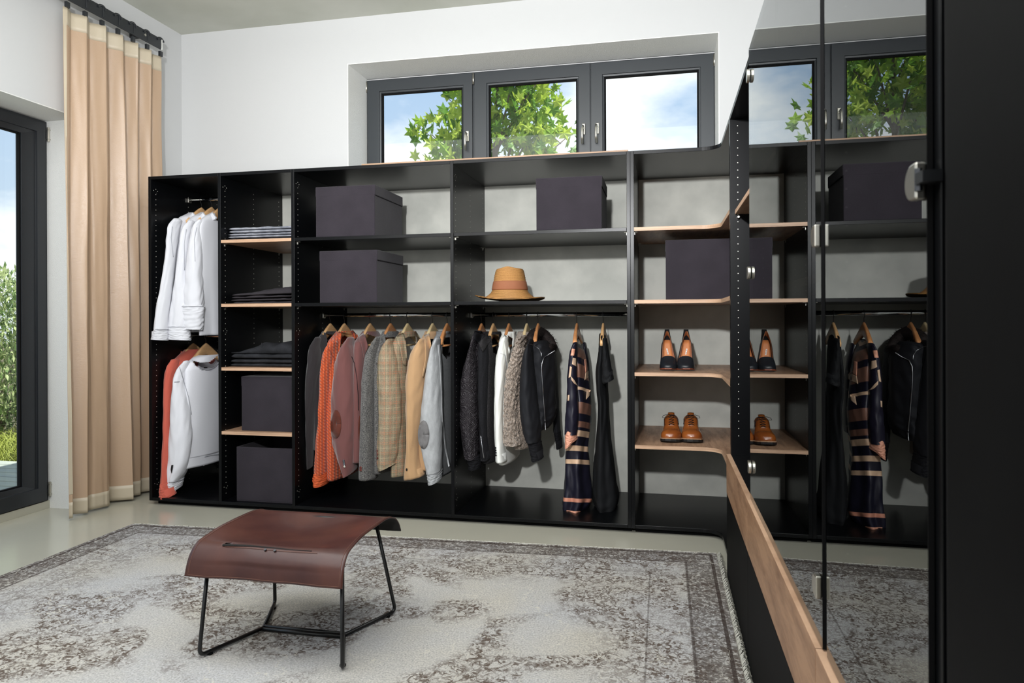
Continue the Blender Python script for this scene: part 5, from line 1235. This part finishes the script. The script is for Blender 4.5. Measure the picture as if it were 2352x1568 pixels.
    obj('seam', bm, M['button'], t_, smooth=True); t_.scale = (1.06, 1, .84)
DERBY = []
derby('tan brown leather lace-up shoe, left one of the pair on the lowest curved shelf', .030, 3.85, 1)
derby('tan brown leather lace-up shoe, right one of the pair on the lowest curved shelf', .145, 3.86, -1)

def pump(label, x, y, side):                # high heeled pump, toe down on the shelf, leaning back against its heel
    z = SH[2]; t_ = thing('pump_shoe', label, 'shoe', (x, y + .08, z), 'pair of black high-heeled pumps')
    # centreline of the sole: toe flat on the shelf, rising steeply to the heel seat
    cl = [(0, .009), (.025, .005), (.05, .010), (.075, .030), (.095, .064), (.112, .102), (.126, .138), (.136, .160)]
    wd = [.030, .043, .0465, .044, .039, .034, .029, .020]
    sh = [0, .002, .004, .004, .002, -.002, -.004, -.004]
    S = [Vector((x + side * sh[i], y + a, z + b_)) for i, (a, b_) in enumerate(cl)]
    def nrm(i):
        a, b_ = S[max(0, i - 1)], S[min(len(S) - 1, i + 1)]; d = (b_ - a).normalized(); return Vector((0, -d.z, d.y))
    # sole: thin slab following the centreline
    bm = bmesh.new(); rr = []
    for i, p in enumerate(S):
        n_ = nrm(i); w_ = wd[i] * 1.06
        rr.append([p + Vector((-w_, 0, 0)), p + Vector((w_, 0, 0)), p + Vector((w_, 0, 0)) + n_ * .007, p + Vector((-w_, 0, 0)) + n_ * .007])
    rr = [[S[0] + Vector((q * .018, -.012, .001 + (k > 1) * .007)) for k, q in enumerate((-1, 1, 1, -1))]] + rr
    loft(bm, rr, True, True, True); obj('sole', bm, M['solered'], t_, bevel=.0015)
    # insole
    bm = bmesh.new(); rr = []
    for i in range(2, len(S)):
        n_ = nrm(i); rr.append([S[i] + Vector((wd[i] * .68 * q, 0, 0)) + n_ * .0095 for q in (-1, -.5, 0, .5, 1)])
    loft(bm, rr, False); obj('insole', bm, M['tanlining'], t_, smooth=True, solid=.001)
    # vamp: dome over the toe
    bm = bmesh.new(); rr = []; hts = [(-.010, .016, .022), (0, .024, .032), (.014, .033, .041), (.028, .040, .0455), (.044, .052, .0465), (.058, .066, .045)]
    for dy, h, w_ in hts:
        ring = []
        for q in range(21):
            a = PI * q / 20; cx, cz = math.cos(a), math.sin(a)
            ring.append(Vector((x + side * .002 + w_ * (abs(cx) ** .7) * (1 if cx > 0 else -1), y + dy - .004 * cz, z + .013 + max(0, dy - .035) * .45 * (1 - cz) + h * abs(cz) ** .75)))
        rr.append(ring)
    loft(bm, rr, False, False, False)
    bm.faces.ensure_lookup_table(); c = bm.verts.new(Vector((x, y - .013, z + .018)))
    fr = [v for v in bm.verts if v != c][:21]
    for a, b_ in zip(fr[:-1], fr[1:]): bm.faces.new((a, b_, c))
    obj('vamp', bm, M['shoeblack'], t_, smooth=True, sub=1)
    # quarters and counter: side walls rising around the insole, open in front
    for nm, mm, k_, off in (('quarter', M['shoeblack'], 1.03, 0), ('lining', M['tanlining'], .95, .0015)):
        for s in (-1, 1):
            bm = bmesh.new(); rr = []
            hs = [0, 0, .030, .030, .032, .036, .042, .048]
            for i in range(2, len(S)):
                n_ = nrm(i); base = S[i] + Vector((s * wd[i] * k_, 0, 0)); tp = base + n_ * hs[i] + Vector((-s * wd[i] * (.10 + .03 * (i - 2)), 0, 0))
                rr.append([base + n_ * .004, base.lerp(tp, .5) + Vector((s * .002, 0, 0)), tp - n_ * off])
            n_ = nrm(7); e_ = S[7] + Vector((0, .004, .022)); tp = e_ + n_ * .046 + Vector((0, 0, .012))
            rr.append([Vector((x + s * .010 + side * sh[7], e_.y, e_.z)), e_.lerp(tp, .5) + Vector((s * .010 * k_, 0, 0)), tp + Vector((s * .006, 0, 0))])
            rr.append([Vector((x + side * sh[7], e_.y + .001, e_.z + .003)), e_.lerp(tp, .5) + Vector((0, .002, .003)), tp + Vector((0, 0, .002))])
            loft(bm, rr, False); obj(nm, bm, mm, t_, smooth=True, solid=.0015, sub=1)
    # block heel sticking out behind, tip resting back
    h0 = S[7] + Vector((0, .006, -.010)); bm = bmesh.new(); rr = []
    for q, (dy, dz, w_, d_) in enumerate(((0, 0, .024, .030), (.022, .030, .018, .022), (.040, .058, .0135, .015), (.046, .066, .0135, .015))):
        c = h0 + Vector((0, dy, dz)); rr.append([c + Vector((-w_, -d_ * .3, d_ * .4)), c + Vector((w_, -d_ * .3, d_ * .4)), c + Vector((w_, d_ * .4, -d_ * .5)), c + Vector((-w_, d_ * .4, -d_ * .5))])
    loft(bm, rr, True, True, True); obj('heel', bm, M['soleblack'], t_, bevel=.002)
    # size label in the insole
    bm = bmesh.new(); n_ = nrm(5); d = (S[6] - S[4]).normalized(); c = S[4].lerp(S[5], .85) + n_ * .0115 + Vector((side * -.001, 0, 0))
    tl = Vector((side * -.12, 0, 0)); q1 = (d + tl).normalized()
    vs = [bm.verts.new(c + Vector((a * .0035, 0, 0)) + q1 * b_ * .017) for a, b_ in ((-1, -1), (1, -1), (1, 1), (-1, 1))]; bm.faces.new(vs); lb_ = obj('insole_label', bm, M['white'], t_, solid=.0006)
    bm = bmesh.new()
    for k in range(8):
        if k == 4: continue
        b0 = -.8 + k * .2; vs = [bm.verts.new(c + n_ * .0006 + Vector((a * .002, 0, 0)) + q1 * b_ * .017) for a, b_ in ((-1, b0), (.6 if k % 2 else 1, b0), (.6 if k % 2 else 1, b0 + .12), (-1, b0 + .12))]; bm.faces.new(vs)
    obj('label_print', bm, M['inkdark'], lb_, recalc=False)
pump('black leather high-heeled pump with tan insole, left one of the pair', .018, 3.885, 1)
pump('black leather high-heeled pump with tan insole, right one of the pair', .114, 3.888, -1)

# ------------------------------------------------------------------ rug
A_, B_, D_, C_ = Vector((-2.867, 3.361, 0)), Vector((.237, 3.491, 0)), Vector((-2.83, -.45, 0)), Vector((.243, -.45, 0))
rg = thing('area_rug', 'large distressed grey and brown vintage rug on the polished floor', 'rug', (-1.3, 1.5, 0))
bm = bmesh.new(); uvl = bm.loops.layers.uv.new('UVMap'); nx, ny = 60, 60; G_ = []
for j in range(ny + 1):
    row = []
    for i in range(nx + 1):
        s, t_ = i / nx, j / ny; p = (A_.lerp(B_, s)).lerp(D_.lerp(C_, s), t_)
        if j == 0: p.y += .006 * noise.noise(Vector((s * 22, 0, 0)))
        row.append((bm.verts.new((p.x, p.y, .011 + .0012 * noise.noise(Vector((p.x * 3, p.y * 3, 1))))), s * 3.1, t_ * 3.9))
    G_.append(row)
for j in range(ny):
    for i in range(nx):
        q = (G_[j][i], G_[j + 1][i], G_[j + 1][i + 1], G_[j][i + 1]); f = bm.faces.new([a[0] for a in q])
        for l_, a in zip(f.loops, q): l_[uvl].uv = (a[1], a[2])
obj('pile', bm, M['rug'], rg, smooth=True, solid=0, recalc=False)
bm = bmesh.new()                            # knotted edge and short fringe
random.seed(11)
for P0, P1, n, wd_, hgt in ((A_, B_, 520, .030, .010), (B_, C_, 640, .030, .020), (A_, D_, 420, .010, .010)):
    e_ = (P1 - P0); nrm_ = Vector((-e_.y, e_.x, 0)).normalized()
    if nrm_.dot((P0 + P1) / 2 - Vector((-1.3, 1.5, 0))) < 0: nrm_ = -nrm_
    for k in range(n):
        s = (k + random.random()) / n; p = P0 + e_ * s; l_ = wd_ * random.uniform(.6, 1.15); d = (nrm_ + e_.normalized() * random.uniform(-.4, .4)).normalized()
        w_ = e_.normalized() * (e_.length / n * .75)
        v = [bm.verts.new(q) for q in (p - w_ + Vector((0, 0, .004)), p + w_ + Vector((0, 0, .004)), p + w_ * .9 + d * l_ * .5 + Vector((0, 0, hgt)), p - w_ * .9 + d * l_ * .5 + Vector((0, 0, hgt)), p + w_ * .7 + d * l_ + Vector((0, 0, .001)), p - w_ * .7 + d * l_ + Vector((0, 0, .001)))]
        bm.faces.new((v[0], v[1], v[2], v[3])); bm.faces.new((v[3], v[2], v[4], v[5]))
obj('fringe', bm, M['fringe'], rg, recalc=False, kind='stuff')
bm = bmesh.new(); prism(bm, [(A_.x, A_.y), (D_.x, D_.y), (C_.x, C_.y), (B_.x, B_.y)], .0005, .0095); obj('backing', bm, M['fringe'], rg)

# ------------------------------------------------------------------ leather stool
stl = thing('leather_stool', 'low stool with a draped oxblood leather seat on thin black steel rods', 'stool', (-1.255, 2.3, .012))
XA, XB_ = -1.545, -.985
prof = [(2.040, .290), (2.050, .330), (2.068, .362), (2.098, .386), (2.150, .398), (2.21, .4055), (2.28, .4065), (2.35, .4065), (2.41, .4055), (2.455, .400), (2.497, .385), (2.528, .358), (2.545, .325)]
def crs(P, q):
    x = q * (len(P) - 1); i = min(int(x), len(P) - 2); t_ = x - i; g_ = lambda j: P[max(0, min(len(P) - 1, j))]
    return tuple(.5 * (2 * g_(i)[k] + (g_(i + 1)[k] - g_(i - 1)[k]) * t_ + (2 * g_(i - 1)[k] - 5 * g_(i)[k] + 4 * g_(i + 1)[k] - g_(i + 2)[k]) * t_ ** 2 + (3 * g_(i)[k] - g_(i - 1)[k] - 3 * g_(i + 1)[k] + g_(i + 2)[k]) * t_ ** 3) for k in range(2))
bm = bmesh.new(); NV, NU = 64, 48; GG = []
for j in range(NV + 1):
    q = j / NV; y, z = crs(prof, q); row = []
    for i in range(NU + 1):
        s = i / NU; e_ = math.sin(s * PI)
        sag = .050 * e_ ** 1.2 * math.sin(min(1, max(0, (q - .27) / .47)) * PI) ** .9
        row.append(bm.verts.new((XA + (XB_ - XA) * s + .008 * (1 - 2 * s) * math.sin(q * PI), y + .004 * e_ * (1 if q < .5 else -1) * (abs(q - .5) > .4), z - sag - .003 * noise.noise(Vector((s * 4, q * 4, 0))))))
    GG.append(row)
for j in range(NV):
    for i in range(NU):
        if j in (15,) and 9 <= i < 13: continue            # the slit along the front tube stands open at its left end
        if j in (16,) and 9 <= i < 11: continue
        bm.faces.new((GG[j][i], GG[j][i + 1], GG[j + 1][i + 1], GG[j + 1][i]))
co_ = {(j, i): GG[j][i].co.copy() for j in range(NV + 1) for i in range(NU + 1)}
o = obj('seat', bm, [M['leather'], M['leatherback']], stl, smooth=True, recalc=False); md = o.modifiers.new('thickness', 'SOLIDIFY'); md.thickness = .004; md.offset = -1; md.material_offset = 1
bm = bmesh.new()
tube(bm, [co_[(14, i)] + Vector((0, 0, .0022)) for i in range(10, 40)], .0008, 5)
for jj in (1, NV - 1): tube(bm, [co_[(jj, i)] + Vector((0, -.001 if jj == 1 else .001, .001)) for i in range(1, NU)], .0006, 4)
for ii in (1, NU - 1): tube(bm, [co_[(j, ii)] + Vector((0, 0, .0012)) for j in range(1, NV)], .0006, 4)
obj('stitching', bm, M['stitch'], stl, smooth=True)
bb_ = bmesh.new(); tube(bb_, [co_[(15, i)] + Vector((0, .004 * math.sin((i - 9) / 30 * PI), .0012)) for i in range(9, 38)], lambda q: .0034 * (1 - q) + .0012, 6); obj('slit_shade', bb_, M['leatherback'], stl, smooth=True)  # dark tube stands in for the shade inside the slit
for i in (23, 26):
    bm = bmesh.new(); c = co_[(14, i)]; tube(bm, [c + Vector((0, -.001, .0005)), c + Vector((0, -.003, .004))], .0045, 10); obj('rivet', bm, M['zipdark'], stl)
RW_ = .0068
J1, J2 = Vector((-1.417, 2.300, .021)), Vector((-1.107, 2.302, .021))
feet = [Vector((-1.508, 2.062, .021)), Vector((-1.500, 2.515, .021)), Vector((-1.004, 2.078, .021)), Vector((-1.006, 2.535, .021))]
tops = [Vector((-1.462, 2.112, .375)), Vector((-1.462, 2.440, .388)), Vector((-1.055, 2.112, .375)), Vector((-1.045, 2.440, .388))]
tops[0].x, tops[2].x = -1.50, -1.02
for k, (f_, t_, J) in enumerate(zip(feet, tops, (J1, J1, J2, J2))):
    d1 = (t_ - f_).normalized(); d2 = (J - f_).normalized(); b0, b1 = f_ + d1 * .026, f_ + d2 * .026
    bend = [b0.lerp(f_, q * 2).lerp(f_.lerp(b1, q * 2 - 1 if q > .5 else 0), q) if False else (b0 * (1 - q) ** 2 + f_ * 2 * q * (1 - q) + b1 * q ** 2) for q in [i / 6 for i in range(7)]]
    bm = bmesh.new(); tube(bm, [t_] + bend + [J], RW_, 12); obj('leg', bm, M['blacksteel'], stl, smooth=True)
    bm = bmesh.new(); c = f_ + d2 * .04; tube(bm, [c + Vector((0, 0, -.0095)), c + Vector((0, 0, -.004))], .010, 12); obj('glide', bm, M['dark'], stl)
bm = bmesh.new(); tube(bm, [J1 + Vector((0, .006, .002)), J2 + Vector((0, .006, .002))], RW_, 12); tube(bm, [J1 + Vector((0, -.008, -.002)), J2 + Vector((0, -.008, -.002))], RW_, 12); obj('cross_bar', bm, M['blacksteel'], stl, smooth=True)
for a, b_ in ((0, 2), (1, 3)):
    bm = bmesh.new(); tube(bm, [tops[a], tops[b_]], RW_, 12); obj('seat_bar', bm, M['blacksteel'], stl, smooth=True)

# ------------------------------------------------------------------ curtain and its rail
ct = thing('curtain', 'champagne satin curtain gathered in deep folds beside the glazed door', 'curtain', (-3.30, 3.75, .01))
ZT_, ZB_ = 2.900, .014
def cpt(s, z):
    f = (ZT_ - z) / (ZT_ - ZB_)                      # 0 top, 1 bottom
    y0 = 3.345 + .015 * f; y1 = 4.135 + .02 * f
    ff = s + .018 * math.sin(7 * s + 1.3) * f + .012 * math.sin(3.1 * f + 9 * s)
    amp = (.027 + .004 * f) * min(1, .30 + s * 5) * min(1, .4 + (1 - s) * 5) * (1 + f * .55 * math.sin(2 * PI * s * 2.15 + .6))
    ph = 2 * PI * 6.0 * (s ** 1.02) + .5
    ph += min(1, f * 1.6) * 1.35 * math.sin(2 * PI * s * 1.3 + .2) + .35 * math.sin(5 * f + 8 * s)
    x = -3.305 + amp * math.sin(ph) + .014 * f * math.sin(2 * PI * (3.2 * s + .3)) + .007 * noise.noise(Vector((s * 14, f * 3, 2))) + .003 * noise.noise(Vector((s * 40, f * 9, 5)))
    y = y0 + (y1 - y0) * s + .006 * math.sin(2 * ph)
    return Vector((x, y, z))
def cgrid(z1, z0, nz, s0=0, s1=1, off=0, ns=300):
    bm = bmesh.new(); rows = [[bm.verts.new(cpt(s0 + (s1 - s0) * i / ns, z1 + (z0 - z1) * j / nz) + Vector((off, 0, 0))) for i in range(ns + 1)] for j in range(nz + 1)]
    for a, b_ in zip(rows[:-1], rows[1:]):
        for i in range(ns): bm.faces.new((a[i], a[i + 1], b_[i + 1], b_[i]))
    return bm
obj('curtain_panel', cgrid(ZT_ - .10, ZB_ + .09, 50), M['curtain'], ct, smooth=True)
obj('header_band', cgrid(ZT_, ZT_ - .10, 4), M['curtainhem'], ct, smooth=True, solid=.002)
obj('hem_band', cgrid(ZB_ + .09, ZB_, 4), M['curtainhem'], ct, smooth=True, solid=.002)
bm = bmesh.new()
for a, b_ in zip([ZT_ - .02 - .07 * k for k in range(40)][:-1], [ZT_ - .02 - .07 * k for k in range(40)][1:]):
    v = [bm.verts.new(cpt(s_, z) + Vector((.002, 0, 0))) for s_, z in ((.0, a), (.028, a), (.028, b_), (.0, b_))]; bm.faces.new(v)
obj('side_hem', bm, M['curtainhem'], ct, smooth=True)
rl = thing('curtain_rail', 'black flat curtain rail with gliders on the left wall', 'curtain rail', (-3.36, 2.6, 2.95))
bm = bmesh.new(); bx(bm, -3.30, -3.292, 1.0, 4.135, 2.945, 3.018); bx(bm, -3.32, -3.300, 1.0, 4.135, 3.010, 3.018); obj('track', bm, M['doorframe'], rl, bevel=.002)
for y_ in (1.2, 2.6, 3.985):
    bm = bmesh.new(); bx(bm, -3.399, -3.30, y_ - .015, y_ + .015, 2.97, 3.005); b_o = obj('wall_bracket', bm, M['doorframe'], rl, bevel=.002)
    bm = bmesh.new(); tube(bm, [(-3.2925, y_, 2.985), (-3.289, y_, 2.985)], .008, 12); obj('screw', bm, M['steel'], b_o)
for k in range(7):
    y_ = 3.37 + k * .126
    bm = bmesh.new(); tube(bm, arc((-3.291, y_, 2.985), .034, PI * .15, PI * .85, 8, 'yz'), .007, 8); tube(bm, [(-3.291, y_ + .012, 3.012), (-3.291, y_ + .012, 2.955)], .0035, 6); bx(bm, -3.30, -3.284, y_ - .010, y_ + .014, 2.898, 2.93); obj('glider', bm, M['doorframe'], rl, smooth=False)
box('rail_end_cap', M['ivory'], -3.302, -3.286, 4.135, 4.141, 2.943, 3.02, rl)
